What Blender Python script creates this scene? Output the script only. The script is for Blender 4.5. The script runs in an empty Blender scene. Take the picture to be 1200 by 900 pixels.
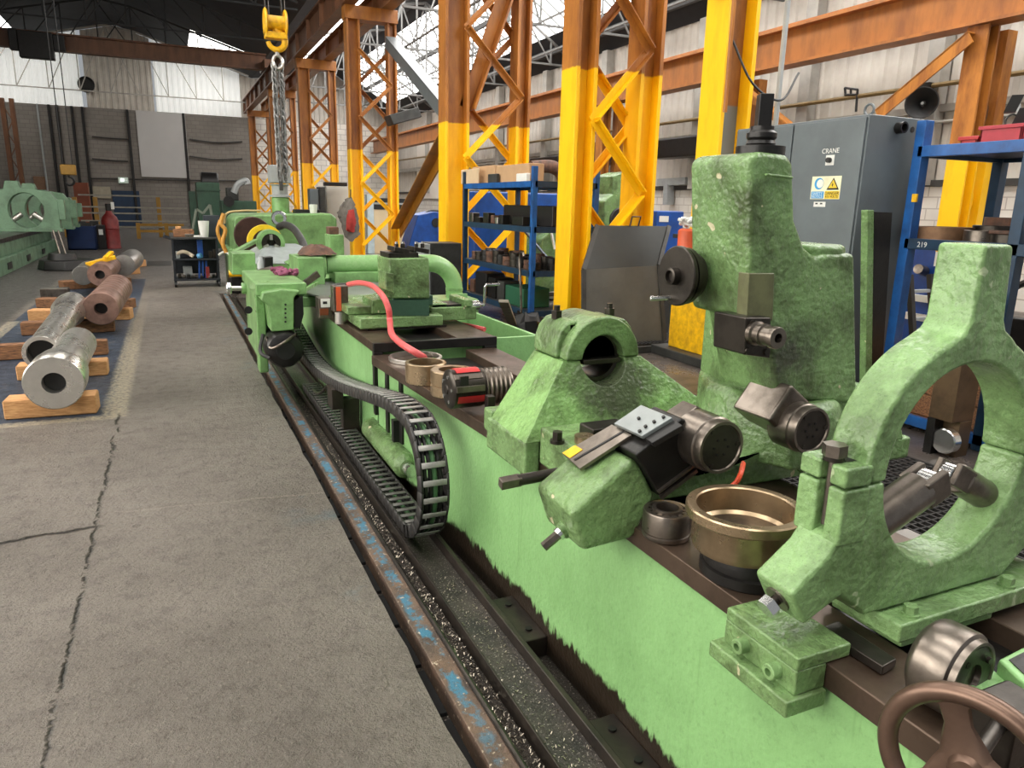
import bpy, bmesh, math, random
from mathutils import Vector, Matrix
random.seed(7)
sc = bpy.context.scene
COL = sc.collection
PI = math.pi
V = Vector

# ------------------------------------------------------------------ camera
F_PX = 857.0
CAM = V((0, 0, 1.65))
def _n(v):
    v = V(v); v.normalize(); return v
dY = _n((197-600, 231-450, F_PX))            # along the lathe
dN = _n((520-600, 3500, F_PX))               # straight down
dN = _n(dN - dY*dN.dot(dY))
dZ = -dN
dX = dY.cross(dZ)
def ray(px, py):
    v = V((px-600, py-450, F_PX))
    return V((v.dot(dX), v.dot(dY), v.dot(dZ)))
def at(px, py, X=None, Y=None, Z=None):
    r = ray(px, py)
    if X is not None: t = X/r.x
    elif Y is not None: t = Y/r.y
    else: t = (Z-CAM.z)/r.z
    return CAM + r*t
def atp(px, py, p, n):
    r = ray(px, py); n = V(n)
    return CAM + r*((V(p)-CAM).dot(n)/r.dot(n))
def xz(px, py, Y):
    p = at(px, py, Y=Y); return (p.x, p.z)
cam_d = bpy.data.cameras.new('camera'); cam = bpy.data.objects.new('camera', cam_d); COL.objects.link(cam)
cam_d.sensor_width = 36; cam_d.lens = F_PX*36/1200; cam_d.clip_start = .02; cam_d.clip_end = 300
# camera axes in world: image right, image up, backward
wr = V((dX.x, dY.x, dZ.x)); wd = V((dX.y, dY.y, dZ.y)); wf = V((dX.z, dY.z, dZ.z))
M = Matrix((( wr.x, -wd.x, -wf.x), (wr.y, -wd.y, -wf.y), (wr.z, -wd.z, -wf.z)))
cam.matrix_world = Matrix.Translation(CAM) @ M.to_4x4()
sc.camera = cam

# ------------------------------------------------------------------ mesh builder
def basis(d, up=(0, 0, 1)):
    d = V(d).normalized(); up = V(up)
    if abs(d.dot(up.normalized())) > .98: up = V((0, 1, 0)) if abs(d.y) < .9 else V((1, 0, 0))
    a = up.cross(d).normalized(); b = d.cross(a).normalized()
    return a, b, d                           # side, up, forward

class MB:
    def __init__(s): s.bm = bmesh.new(); s.mi = 0
    def face(s, vs):
        try:
            f = s.bm.faces.new(vs); f.material_index = s.mi; return f
        except ValueError: return None
    def hexa(s, p):                          # 8 points: bottom ring 0-3, top ring 4-7
        v = [s.bm.verts.new(V(q)) for q in p]
        for i in ((3,2,1,0),(4,5,6,7),(0,1,5,4),(1,2,6,5),(2,3,7,6),(3,0,4,7)): s.face([v[k] for k in i])
        return s
    def box(s, x0, x1, y0, y1, z0, z1):
        return s.hexa([(x0,y0,z0),(x1,y0,z0),(x1,y1,z0),(x0,y1,z0),(x0,y0,z1),(x1,y0,z1),(x1,y1,z1),(x0,y1,z1)])
    def obox(s, c, ax, ay, az):              # centre and three half-extent vectors
        c, ax, ay, az = V(c), V(ax), V(ay), V(az)
        return s.hexa([c-ax-ay-az, c+ax-ay-az, c+ax+ay-az, c-ax+ay-az, c-ax-ay+az, c+ax-ay+az, c+ax+ay+az, c-ax+ay+az])
    def bar(s, p0, p1, w, h, up=(0,0,1)):    # square bar from p0 to p1
        p0, p1 = V(p0), V(p1); a, b, d = basis(p1-p0, up)
        return s.obox((p0+p1)/2, a*w/2, (p1-p0)/2, b*h/2)
    def angle(s, p0, p1, w, t=.012, up=(0,0,1)):  # L-section
        p0, p1 = V(p0), V(p1); a, b, d = basis(p1-p0, up); c = (p0+p1)/2; h = (p1-p0)/2
        s.obox(c, a*w/2, h, b*t/2); s.obox(c+a*(w/2-t/2)-b*w/2, a*t/2, h, b*w/2); return s
    def prism(s, pts, off, holes=()):        # closed planar outline (3-D points) swept by off
        off = V(off); loops = [[V(p) for p in pts]] + [[V(p) for p in h] for h in holes]
        lv = [[s.bm.verts.new(p) for p in l] for l in loops]
        tv = [[s.bm.verts.new(p+off) for p in l] for l in loops]
        for a, b in zip(lv, tv):
            n = len(a)
            for i in range(n): s.face((a[i], a[(i+1)%n], b[(i+1)%n], b[i]))
        if not holes:
            s.face(lv[0][::-1]); s.face(tv[0])
        else:
            for ls in (lv, tv):
                es = []
                for l in ls:
                    for i in range(len(l)):
                        e = s.bm.edges.get((l[i], l[(i+1)%len(l)])) or s.bm.edges.new((l[i], l[(i+1)%len(l)]))
                        es.append(e)
                r = bmesh.ops.triangle_fill(s.bm, use_beauty=True, use_dissolve=False, edges=es)
                for g in r['geom']:
                    if isinstance(g, bmesh.types.BMFace): g.material_index = s.mi
        return s
    def lathe(s, p0, d, prof, seg=32, a0=0, a1=2*PI, up=(0,0,1)):   # prof: (radius, height along d)
        a, b, d = basis(d, up); p0 = V(p0); full = abs(a1-a0-2*PI) < 1e-6
        n = seg if full else seg+1; rings = []
        for r, h in prof:
            if r < 1e-6: rings.append([s.bm.verts.new(p0+d*h)]); continue
            rings.append([s.bm.verts.new(p0+d*h+(a*math.cos(a0+(a1-a0)*k/seg)+b*math.sin(a0+(a1-a0)*k/seg))*r) for k in range(n)])
        for q, w in zip(rings, rings[1:]):
            for k in range(seg):
                j = (k+1) % n
                if len(q) == 1 and len(w) == 1: continue
                if len(q) == 1: s.face((q[0], w[j], w[k]))
                elif len(w) == 1: s.face((q[k], q[j], w[0]))
                else: s.face((q[k], q[j], w[j], w[k]))
        return s
    def cyl(s, p0, p1, r0, r1=None, seg=24, ch=0.0):
        p0, p1 = V(p0), V(p1); L = (p1-p0).length; r1 = r0 if r1 is None else r1
        if ch: prof = [(0,0),(r0-ch,0),(r0,ch),(r1,L-ch),(r1-ch,L),(0,L)]
        else: prof = [(0,0),(r0,0),(r1,L),(0,L)]
        return s.lathe(p0, p1-p0, prof, seg)
    def pipe(s, p0, p1, ro, ri, seg=32, ch=.003):   # hollow
        p0, p1 = V(p0), V(p1); L = (p1-p0).length
        return s.lathe(p0, p1-p0, [(ri,0),(ro-ch,0),(ro,ch),(ro,L-ch),(ro-ch,L),(ri,L),(ri,0)], seg)
    def hexn(s, p0, d, r, h):                # hexagon head
        return s.cyl(p0, V(p0)+V(d).normalized()*h, r, seg=6)
    def tube(s, pts, r, seg=8, cyclic=False):
        pts = [V(p) for p in pts]; n = len(pts); rings = []; pa = None
        for i, p in enumerate(pts):
            t = (pts[(i+1)%n]-pts[i-1]) if cyclic else (pts[min(i+1,n-1)]-pts[max(i-1,0)])
            t.normalize()
            if pa is None: a, b, _ = basis(t)
            else:
                a = pa - t*pa.dot(t)
                if a.length < 1e-5: a, b, _ = basis(t)
                a.normalize(); b = t.cross(a)
            pa = a; rr = r[i] if isinstance(r, (list, tuple)) else r
            rings.append([s.bm.verts.new(p+(a*math.cos(2*PI*k/seg)+b*math.sin(2*PI*k/seg))*rr) for k in range(seg)])
        m = n if cyclic else n-1
        for i in range(m):
            q, w = rings[i], rings[(i+1)%n]
            for k in range(seg): s.face((q[k], q[(k+1)%seg], w[(k+1)%seg], w[k]))
        if not cyclic: s.face(rings[0][::-1]); s.face(rings[-1])
        return s
    def loft(s, secs, cap=True):             # list of rings with equal counts
        vs = [[s.bm.verts.new(V(p)) for p in r] for r in secs]; n = len(vs[0])
        for q, w in zip(vs, vs[1:]):
            for k in range(n): s.face((q[k], q[(k+1)%n], w[(k+1)%n], w[k]))
        if cap: s.face(vs[0][::-1]); s.face(vs[-1])
        return s
    def quad(s, a, b, c, d): s.face([s.bm.verts.new(V(p)) for p in (a,b,c,d)]); return s
    def sub(s, cutter):                      # boolean difference, evaluated at once
        objs = []
        for b in (s, cutter):
            bmesh.ops.recalc_face_normals(b.bm, faces=b.bm.faces[:])
            me = bpy.data.meshes.new('t'); b.bm.to_mesh(me); o = bpy.data.objects.new('t', me); COL.objects.link(o); objs.append(o)
        md = objs[0].modifiers.new('b', 'BOOLEAN'); md.operation = 'DIFFERENCE'; md.solver = 'EXACT'; md.object = objs[1]
        dg = bpy.context.evaluated_depsgraph_get(); dg.update()
        me = bpy.data.meshes.new_from_object(objs[0].evaluated_get(dg))
        s.bm.free(); s.bm = bmesh.new(); s.bm.from_mesh(me)
        for o in objs:
            m2 = o.data; bpy.data.objects.remove(o); bpy.data.meshes.remove(m2)
        bpy.data.meshes.remove(me); return s
    def build(s, name, mats, parent=None, loc=None, bevel=0, smooth=True, ang=32, seg=2):
        if not isinstance(mats, (list, tuple)): mats = [mats]
        org = V(loc) if loc is not None else (ORG[parent.name] if parent is not None else V((0,0,0)))
        bmesh.ops.recalc_face_normals(s.bm, faces=s.bm.faces[:])
        if parent is None and loc is None:
            lo = [min(v.co[i] for v in s.bm.verts) for i in range(3)]; hi = [max(v.co[i] for v in s.bm.verts) for i in range(3)]
            org = V(((lo[0]+hi[0])/2, (lo[1]+hi[1])/2, lo[2]))
        bmesh.ops.translate(s.bm, verts=s.bm.verts[:], vec=-org)
        me = bpy.data.meshes.new(name); s.bm.to_mesh(me); s.bm.free()
        for m in mats: me.materials.append(m)
        o = bpy.data.objects.new(name, me); COL.objects.link(o)
        if smooth:
            me.shade_smooth()
            if not bevel: me.set_sharp_from_angle(angle=math.radians(ang))
        if parent is not None: o.parent = parent
        else: o.location = org
        ORG[o.name] = org
        if bevel:
            b = o.modifiers.new('bevel', 'BEVEL'); b.width = bevel; b.segments = seg; b.limit_method = 'ANGLE'; b.angle_limit = math.radians(ang); b.harden_normals = True
        return o
ORG = {}
def thing(name, label, cat, loc, group=None):
    o = bpy.data.objects.new(name, None); COL.objects.link(o); o.location = V(loc); o.empty_display_size = .1
    ORG[o.name] = V(loc); return tag(o, label, cat, group)
def tag(o, label, cat, group=None):
    o['label'] = label; o['category'] = cat
    if group: o['group'] = group
    return o
def struct(o): o['kind'] = 'structure'; return o
def dup(o, delta=(0,0,0), label=None, rotz=None):          # thing with its parts and sub-parts
    r = o.copy(); COL.objects.link(r); r.location = o.location+V(delta)
    if rotz is not None: r.rotation_euler.z = rotz
    if label: r['label'] = label
    for ch in [c for c in COL.objects if c.parent == o]:
        c = ch.copy(); COL.objects.link(c); c.parent = r
        for g in [k for k in COL.objects if k.parent == ch]:
            d = g.copy(); COL.objects.link(d); d.parent = c
    return r
def circ(c, r, n, u, v, a0=0, a1=2*PI):
    c, u, v = V(c), V(u), V(v)
    full = abs(a1-a0-2*PI) < 1e-6; m = n if full else n-1
    return [c+u*math.cos(a0+(a1-a0)*k/m)*r+v*math.sin(a0+(a1-a0)*k/m)*r for k in range(n)]
def bez(pts, n=8):                           # Catmull-Rom through points
    pts = [V(p) for p in pts]; out = []
    P = [pts[0]*2-pts[1]]+pts+[pts[-1]*2-pts[-2]]
    for i in range(1, len(P)-2):
        for k in range(n):
            t = k/n; a, b, c, d = P[i-1:i+3]
            out.append(.5*((2*b)+(c-a)*t+(2*a-5*b+4*c-d)*t*t+(3*b-a-3*c+d)*t**3))
    out.append(pts[-1]); return out

# ------------------------------------------------------------------ materials
def s2l(c):
    return tuple(((x/255)/12.92 if x/255 <= .04045 else ((x/255+.055)/1.055)**2.4) for x in c)
class NT:
    def __init__(s, name):
        s.m = bpy.data.materials.new(name); s.m.use_nodes = True; s.t = s.m.node_tree; s.n = s.t.nodes; s.l = s.t.links
        s.b = s.n['Principled BSDF']; s.tc = s.n.new('ShaderNodeTexCoord'); s.geo = s.n.new('ShaderNodeNewGeometry')
    def noise(s, scale, detail=4, rough=.6, vec=None, sx=None):
        t = s.n.new('ShaderNodeTexNoise'); t.inputs['Scale'].default_value = scale; t.inputs['Detail'].default_value = detail; t.inputs['Roughness'].default_value = rough
        v = vec or s.geo.outputs['Position']
        if sx:
            mp = s.n.new('ShaderNodeMapping'); mp.inputs['Scale'].default_value = sx; s.l.new(v, mp.inputs['Vector']); v = mp.outputs['Vector']
        s.l.new(v, t.inputs['Vector']); return t.outputs['Fac']
    def vor(s, scale, out='Distance', sx=None):
        t = s.n.new('ShaderNodeTexVoronoi'); t.inputs['Scale'].default_value = scale; v = s.geo.outputs['Position']
        if sx:
            mp = s.n.new('ShaderNodeMapping'); mp.inputs['Scale'].default_value = sx; s.l.new(v, mp.inputs['Vector']); v = mp.outputs['Vector']
        s.l.new(v, t.inputs['Vector']); return t.outputs[out]
    def ramp(s, fac, a, b, c0=(0,0,0,1), c1=(1,1,1,1)):
        r = s.n.new('ShaderNodeValToRGB'); r.color_ramp.elements[0].position = a; r.color_ramp.elements[1].position = b
        r.color_ramp.elements[0].color = c0; r.color_ramp.elements[1].color = c1; s.l.new(fac, r.inputs['Fac']); return r.outputs['Color']
    def mix(s, fac, a, b, mode='MIX'):
        x = s.n.new('ShaderNodeMix'); x.data_type = 'RGBA'; x.blend_type = mode
        for sock, v in ((x.inputs['Factor'], fac), (x.inputs['A'], a), (x.inputs['B'], b)):
            if isinstance(v, (int, float)): sock.default_value = v
            elif isinstance(v, tuple): sock.default_value = v if len(v) == 4 else v+(1,)
            else: s.l.new(v, sock)
        return x.outputs['Result']
    def math(s, op, a, b=None, c=None):
        x = s.n.new('ShaderNodeMath'); x.operation = op
        for i, v in enumerate((a, b, c)):
            if v is None: continue
            if isinstance(v, (int, float)): x.inputs[i].default_value = v
            else: s.l.new(v, x.inputs[i])
        return x.outputs[0]
    def xyz(s):
        x = s.n.new('ShaderNodeSeparateXYZ'); s.l.new(s.geo.outputs['Position'], x.inputs[0]); return x.outputs
    def step(s, v, a, w=.02):                # 0 below a, 1 above
        x = s.n.new('ShaderNodeMapRange'); x.inputs['From Min'].default_value = a-w; x.inputs['From Max'].default_value = a+w; s.l.new(v, x.inputs['Value']); return x.outputs[0]
    def bump(s, h, strength=.3, dist=.01):
        b = s.n.new('ShaderNodeBump'); b.inputs['Strength'].default_value = strength; b.inputs['Distance'].default_value = dist; s.l.new(h, b.inputs['Height'])
        s.l.new(b.outputs['Normal'], s.b.inputs['Normal'])
    def set(s, color=None, rough=None, metal=None, spec=None):
        for k, v in (('Base Color', color), ('Roughness', rough), ('Metallic', metal), ('Specular IOR Level', spec)):
            if v is None: continue
            if isinstance(v, (int, float)): s.b.inputs[k].default_value = v
            elif isinstance(v, tuple): s.b.inputs[k].default_value = v if len(v) == 4 else v+(1,)
            else: s.l.new(v, s.b.inputs[k])
        return s.m

def simple(name, rgb, rough=.5, metal=0., var=.25, scale=6, bump=0., bscale=60, rgb2=None):
    k = NT(name); c = s2l(rgb); d = s2l(rgb2) if rgb2 else tuple(x*(1-var) for x in c)
    n = k.noise(scale, 5); k.set(k.mix(k.ramp(n, .35, .7), c, d), rough, metal)
    if bump: k.bump(k.noise(bscale, 3), bump, .004)
    return k.m
def paint(name, rgb, oil, rough=.35, amount=.5, scale=5, bump=.35, bscale=55, chips=None, drip=False, stain=None):
    """lumpy machine enamel with oily grime in patches"""
    k = NT(name); c = s2l(rgb); o = s2l(oil)
    n1 = k.noise(scale, 6, .65); n2 = k.noise(scale*9, 4, .7)
    col = k.mix(k.math('MULTIPLY', k.ramp(n2, .4, .75), .35*amount), c, o)
    col = k.mix(k.math('MULTIPLY', k.ramp(n1, .46, .66), amount), col, o)
    n3 = k.noise(scale*30, 3, .7); col = k.mix(k.math('MULTIPLY', k.ramp(n3, .56, .70), .55*amount), col, tuple(x*.55 for x in o))
    col = k.mix(k.math('MULTIPLY', k.ramp(k.noise(scale*2.2, 4, .6), .56, .72), .35*amount), col, tuple(min(1, x*1.45) for x in c))
    if chips:
        v = k.noise(scale*4.5, 2, .4); col = k.mix(k.ramp(v, .735, .75), col, s2l(chips))
    if drip:                                 # vertical oil runs and a black tide mark near the floor
        X, Y, Z = k.xyz(); v = k.noise(16, 4, .7, sx=(1,1,.06)); col = k.mix(k.math('MULTIPLY', k.ramp(v, .60, .68), .4), col, o)
        t = k.math('ADD', Z, k.math('MULTIPLY', k.noise(26, 4, .75, sx=(1,1,.3)), -.16)); t2 = k.math('ADD', t, k.math('MULTIPLY', k.noise(2.5, 3), -.10))
        col = k.mix(k.math('SUBTRACT', 1, k.step(t2, -.075, .012)), col, s2l((40,32,24)))
    if stain:                                # one oily patch with a ragged outline
        d = k.n.new('ShaderNodeVectorMath'); d.operation = 'DISTANCE'; k.l.new(k.geo.outputs['Position'], d.inputs[0]); d.inputs[1].default_value = stain[:3]
        w = k.math('ADD', d.outputs['Value'], k.math('MULTIPLY', k.math('SUBTRACT', k.noise(11, 5, .75), .5), .30))
        col = k.mix(k.math('MULTIPLY', k.math('SUBTRACT', 1, k.step(w, stain[3], .07)), .85), col, s2l((58,54,50)))
    rr = k.math('ADD', k.math('MULTIPLY', n1, .3), rough-.15)
    k.set(col, rr)
    h = k.math('ADD', k.noise(bscale, 3, .55), k.math('MULTIPLY', k.noise(bscale*.25, 2), 1.3)); k.bump(h, bump, .006)
    return k.m
def metal(name, rgb, rough=.3, grime=(40,32,26), amount=.5, scale=9, bump=.08, m=.95):
    k = NT(name); n = k.noise(scale, 5, .65); n2 = k.noise(scale*14, 3)
    col = k.mix(k.math('MULTIPLY', k.ramp(n, .42, .72), amount), s2l(rgb), s2l(grime))
    k.set(col, k.math('ADD', k.math('MULTIPLY', n, .28), rough-.1), m); k.bump(n2, bump, .002); return k.m
def glow(name, rgb, strength):
    k = NT(name); k.set((.8,.8,.8), .6); k.b.inputs['Emission Color'].default_value = s2l(rgb)+(1,); k.b.inputs['Emission Strength'].default_value = strength; return k.m

m_bed   = paint('bed_green_enamel', (138,184,120), (100,140,84), .36, .45, 1.6, .3, 70, drip=True)
m_cast  = paint('oily_green_casting', (118,150,96), (58,70,38), .28, .9, 4.5, .9, 55, chips=(190,184,150))
m_ring  = paint('pale_green_casting', (130,164,108), (70,92,52), .28, .8, 5, .9, 50, chips=(160,176,138))
m_head  = paint('green_machine_enamel', (124,166,104), (74,100,58), .32, .65, 4, .3, 45)
m_gdark = paint('dark_green_enamel', (52,82,64), (34,50,40), .4, .5, 3, .2, 40)
m_gleft = paint('dusty_green_enamel', (108,140,112), (66,84,66), .45, .6, 3, .3, 40)
m_way   = metal('oily_bed_way', (92,76,64), .34, (48,36,28), .8, 6, .1, .55)
m_steel = metal('turned_steel', (200,196,190), .30, (120,112,102), .35, 7, .04)
m_dsteel= metal('dark_oily_steel', (74,69,64), .30, (28,25,22), .8, 8, .15, .85)
m_worn  = metal('worn_steel', (132,123,114), .28, (56,48,42), .7, 9, .12, .9)
m_bronze= metal('bronze_ring_metal', (178,156,126), .26, (84,66,46), .55, 7, .06, .9)
m_rust  = simple('rusty_steel', (108,74,56), .75, .1, .5, 14, .4, 80, (64,50,44))
m_black = simple('black_plastic', (28,27,27), .45, 0, .4, 10, .1)
m_blackm= simple('oily_black_metal', (34,32,31), .38, .3, .5, 12, .25, 60)
m_dgrey = simple('dark_grey_sheet', (66,66,64), .5, .2, .35, 5, .08, 40, (44,44,42))
m_cab   = simple('blue_grey_cabinet_paint', (96,104,107), .42, .0, .15, 2.5, .03, 30, (84,90,93))
m_lgrey = simple('light_grey_paint', (160,164,164), .45, 0, .2, 4)
m_blue  = simple('blue_rack_paint', (22,90,160), .40, 0, .3, 8, .05, 40, (18,66,122))
m_blue_shade = simple('shaded_blue_rack_paint', (20,52,78), .45, 0, .4, 8, .05, 40)  # the blue rack paint darkened for posts and beams in shade
m_bmach = simple('blue_machine_paint', (18,76,160), .4, 0, .3, 3, .05, 40, (14,52,112))
m_red   = simple('red_paint', (190,44,44), .45, 0, .3, 8)
m_redd  = simple('dull_red_paint', (132,40,38), .5, 0, .35, 8)
m_orange= simple('orange_plastic', (214,92,52), .5, 0, .25, 6)
m_hose  = simple('salmon_rubber_hose', (214,92,92), .4, 0, .2, 20)
m_white = simple('white_paint', (222,222,216), .55, 0, .15, 4)
m_yel   = simple('hook_yellow_paint', (244,190,12), .4, 0, .25, 12, .05, 40, (190,140,24))
m_wood  = None
def wood(name, rgb, rgb2):
    k = NT(name); n = k.noise(7, 5, .6, sx=(2,9,14)); n2 = k.noise(3, 4)
    k.set(k.mix(k.ramp(n, .38, .66), s2l(rgb), s2l(rgb2)), .75); k.bump(n, .3, .006); return k.m
m_wood  = wood('oily_timber', (150,104,68), (84,58,42))
m_woodl = wood('fresh_timber', (206,158,106), (170,118,72))
m_card  = simple('brown_cardboard', (186,150,112), .8, 0, .15, 5)
m_ply   = simple('plywood', (206,180,146), .7, 0, .15, 4)
m_chrome= metal('chrome', (214,214,212), .16, (150,146,140), .2, 12, .02)
m_rubber= simple('black_rubber_mat', (44,42,41), .55, 0, .4, 14, .2)
# ================================================================== SETTING
YF = 48.0; XR = 13.6; XL = -9.5
# --- concrete floor slab with the painted stock bay, cracks and grit
def floor_mat():
    k = NT('worn_concrete'); X, Y, Z = k.xyz()
    big = k.noise(.7, 5, .6); mid = k.noise(9, 5, .7); fine = k.noise(70, 4, .75); grit = k.vor(120)
    col = k.mix(k.ramp(big, .38, .66), s2l((152,143,134)), s2l((122,113,105)))
    col = k.mix(k.math('MULTIPLY', k.ramp(mid, .5, .75), .6), col, s2l((78,70,66)))
    col = k.mix(k.math('MULTIPLY', k.ramp(fine, .56, .68), .6), col, s2l((188,178,164)))
    col = k.mix(k.math('MULTIPLY', k.ramp(k.noise(46, 4, .7), .55, .68), .55), col, s2l((72,62,54)))
    wob = k.math('MULTIPLY', k.math('SUBTRACT', k.noise(2.2, 5, .7), .5), .22)
    wob2 = k.math('MULTIPLY', k.math('SUBTRACT', k.noise(14, 4, .7), .5), .10)
    Xw = k.math('ADD', X, wob2); Yw = k.math('ADD', Y, wob2)
    def band(v, a, b, w=.012): return k.math('MULTIPLY', k.step(v, a, w), k.math('SUBTRACT', 1, k.step(v, b, w)))
    # darker grey floor left of the bay and far down the aisle
    dk = k.math('MAXIMUM', k.math('MULTIPLY', k.math('SUBTRACT', 1, k.step(Xw, -2.1, .05)), k.step(Y, 7.5, 1.5)), k.step(Y, 17, 2))
    col = k.mix(k.math('MULTIPLY', dk, .85), col, k.mix(k.ramp(mid, .4, .7), s2l((88,85,82)), s2l((62,60,58))))
    # blue bay
    bay = k.math('MULTIPLY', band(Xw, -2.0, -.55), band(Yw, 6.2, 17))
    wear = k.ramp(k.noise(3.2, 6, .75), .60, .70)
    wearf = k.math('SUBTRACT', 1, k.math('MULTIPLY', wear, .8))
    blue = k.mix(k.ramp(mid, .4, .7), s2l((64,80,104)), s2l((40,50,66)))
    col = k.mix(k.math('MULTIPLY', bay, wearf), col, blue)
    # worn pale outline of the bay
    l1 = k.math('MULTIPLY', band(Xw, -.60, -.43, .02), k.math('MULTIPLY', k.step(Yw, 6.15), k.math('SUBTRACT', 1, k.step(Yw, 11.5, 2.5))))
    l2 = k.math('MULTIPLY', band(Yw, 6.12, 6.24), k.math('SUBTRACT', 1, k.step(Xw, -.5)))
    l3 = k.math('MULTIPLY', band(Xw, -2.06, -1.92), band(Yw, 6.2, 11.5))
    ln = k.math('MAXIMUM', k.math('MAXIMUM', l1, l2), l3)
    ln = k.math('MULTIPLY', ln, k.ramp(k.noise(30, 4, .85), .40, .54))
    col = k.mix(k.math('MULTIPLY', ln, .9), col, s2l((206,194,168)))
    # blue overspray along the pit edge
    spr = k.math('MULTIPLY', band(X, .5, .8, .12), k.ramp(k.noise(1.5, 5, .7), .56, .68))
    col = k.mix(k.math('MULTIPLY', spr, .5), col, s2l((70,118,138)))
    # long crack and a cross crack
    d1 = k.math('ABSOLUTE', k.math('ADD', k.math('ADD', X, .47), k.math('ADD', k.math('MULTIPLY', wob, .55), k.math('MULTIPLY', wob2, .4))))
    c1 = k.math('MULTIPLY', k.math('SUBTRACT', 1, k.step(d1, .006, .006)), k.math('SUBTRACT', 1, k.step(Y, 6.2, .1)))
    c1 = k.math('MULTIPLY', c1, k.ramp(k.noise(7, 3, .8), .42, .52))
    d2 = k.math('ABSOLUTE', k.math('ADD', k.math('SUBTRACT', Y, 4.05), k.math('ADD', k.math('MULTIPLY', wob, .9), k.math('MULTIPLY', X, -.06))))
    c2 = k.math('MULTIPLY', k.math('SUBTRACT', 1, k.step(d2, .010, .01)), k.math('SUBTRACT', 1, k.step(X, -.45, .03)))
    d3 = k.math('ABSOLUTE', k.math('ADD', k.math('SUBTRACT', Y, 4.15), k.math('ADD', k.math('MULTIPLY', wob, .5), k.math('MULTIPLY', X, .12))))
    c3 = k.math('MULTIPLY', k.math('SUBTRACT', 1, k.step(d3, .008, .008)), k.step(X, -.4, .03))
    ck = k.math('MAXIMUM', c1, c2)
    col = k.mix(ck, col, (.006,.005,.005)); col = k.mix(k.math('MULTIPLY', c3, .7), col, s2l((172,160,148)))
    h = k.math('ADD', k.math('MULTIPLY', fine, 1.0), k.math('ADD', k.math('MULTIPLY', mid, 1.2), k.math('MULTIPLY', k.noise(28, 3, .6), 1.1)))
    h = k.math('SUBTRACT', h, k.math('MULTIPLY', ck, 3)); k.bump(h, 1.0, .038)
    k.set(col, k.math('ADD', .16, k.math('MULTIPLY', mid, .42)), 0, .6); return k.m
m_floor = floor_mat()
mb = MB(); rr = random.Random(3)
ys = [-4+.16*i for i in range(int(18.2/.16)+1)]
edge = [(.688+rr.uniform(-.005,.008)+(.0 if 1 else 0), y) for y in ys]
YE = ys[-1]
out = [(XL,-4)] + edge + [(XL,YE)]
mb.prism([(x,y,-.35) for x,y in out], (0,0,.35))
mb.box(XL, 2.2, YE, YF, -.35, 0)
struct(mb.build('floor', m_floor, loc=(-3,10,0), smooth=False))
k = NT('oily_floor'); n = k.noise(2.2, 6, .65); n2 = k.noise(40, 3)
k.set(k.mix(k.ramp(n, .38, .66), s2l((92,84,78)), s2l((44,40,38))), k.math('ADD', .02, k.math('MULTIPLY', n, .6))); k.bump(n2, .25, .006)
m_oilfloor = k.m
mb = MB(); mb.box(2.2, XR+.3, -4, YF, -.35, 0); struct(mb.build('floor_right', m_oilfloor, loc=(7,10,0), smooth=False))
k = NT('swarf_and_oil'); n = k.noise(5, 6, .7); v = k.vor(70, 'Color'); g = k.noise(130, 2, .5)
c = k.mix(k.ramp(n, .4, .66), s2l((44,38,32)), s2l((66,58,50))); c = k.mix(k.ramp(g, .62, .68), c, s2l((170,160,148)))
k.set(c, k.math('ADD', .1, k.math('MULTIPLY', n, .5)), .2); k.bump(k.noise(60, 4, .7), .9, .02); m_swarf = k.m
mb = MB(); mb.box(.66, 2.2, -4, YE, -.35, -.10); struct(mb.build('floor_pit', m_swarf, loc=(1.4,5,-.35), smooth=False))

# --- far wall: painted brick below, corrugated gable above
def brick(name, c1, c2, mort, sc_=1.0, rough=.75, vertical='XZ'):
    k = NT(name); X, Y, Z = k.xyz(); cmb = k.n.new('ShaderNodeCombineXYZ')
    k.l.new(X if vertical == 'XZ' else Y, cmb.inputs[0]); k.l.new(Z, cmb.inputs[1])
    b = k.n.new('ShaderNodeTexBrick'); k.l.new(cmb.outputs[0], b.inputs['Vector']); b.inputs['Scale'].default_value = sc_
    b.inputs['Brick Width'].default_value = .44; b.inputs['Row Height'].default_value = .22; b.inputs['Mortar Size'].default_value = .012
    b.inputs['Color1'].default_value = s2l(c1)+(1,); b.inputs['Color2'].default_value = s2l(c2)+(1,); b.inputs['Mortar'].default_value = s2l(mort)+(1,)
    n = k.noise(.8, 5, .6); k.set(k.mix(k.math('MULTIPLY', k.ramp(n, .45, .7), .5), b.outputs['Color'], s2l(mort)), rough)
    k.bump(b.outputs['Fac'], -.4, .01); return k.m
m_brickfar = brick('painted_brick', (136,130,123), (128,122,115), (112,106,100))
m_brickw = brick('white_painted_brick', (226,222,214), (218,213,205), (180,172,164), 1.0, .6, 'YZ')
m_brickw2 = brick('white_block_wall', (232,226,216), (226,220,210), (176,168,160), .7, .7)
mb = MB(); mb.box(XL-.3, 4.9, YF, YF+.3, 0, 6.3); struct(mb.build('wall_far', m_brickfar, smooth=False))
mb = MB(); mb.box(4.9, XR+.3, YF, YF+.3, 0, 6.3); struct(mb.build('wall_far_right', m_brickw2, smooth=False))
mb = MB(); mb.box(XL-.3, XL, -6, YF, 0, 1.6).box(XL-.3, XL, -6, YF, 7.0, 8.7).box(XL-.3, XL, 16, YF, 1.6, 7.0); yy = -6
while yy < 16: mb.box(XL-.3, XL, yy, yy+.5, 1.6, 7.0); yy += 5.5
struct(mb.build('wall_left', m_brickfar, smooth=False))
m_fillwin = glow('fill_window_glow', (255,250,240), 6.2); yy = -5.5; n = 1  # glowing panels out of view, added to light left-facing sides
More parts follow.
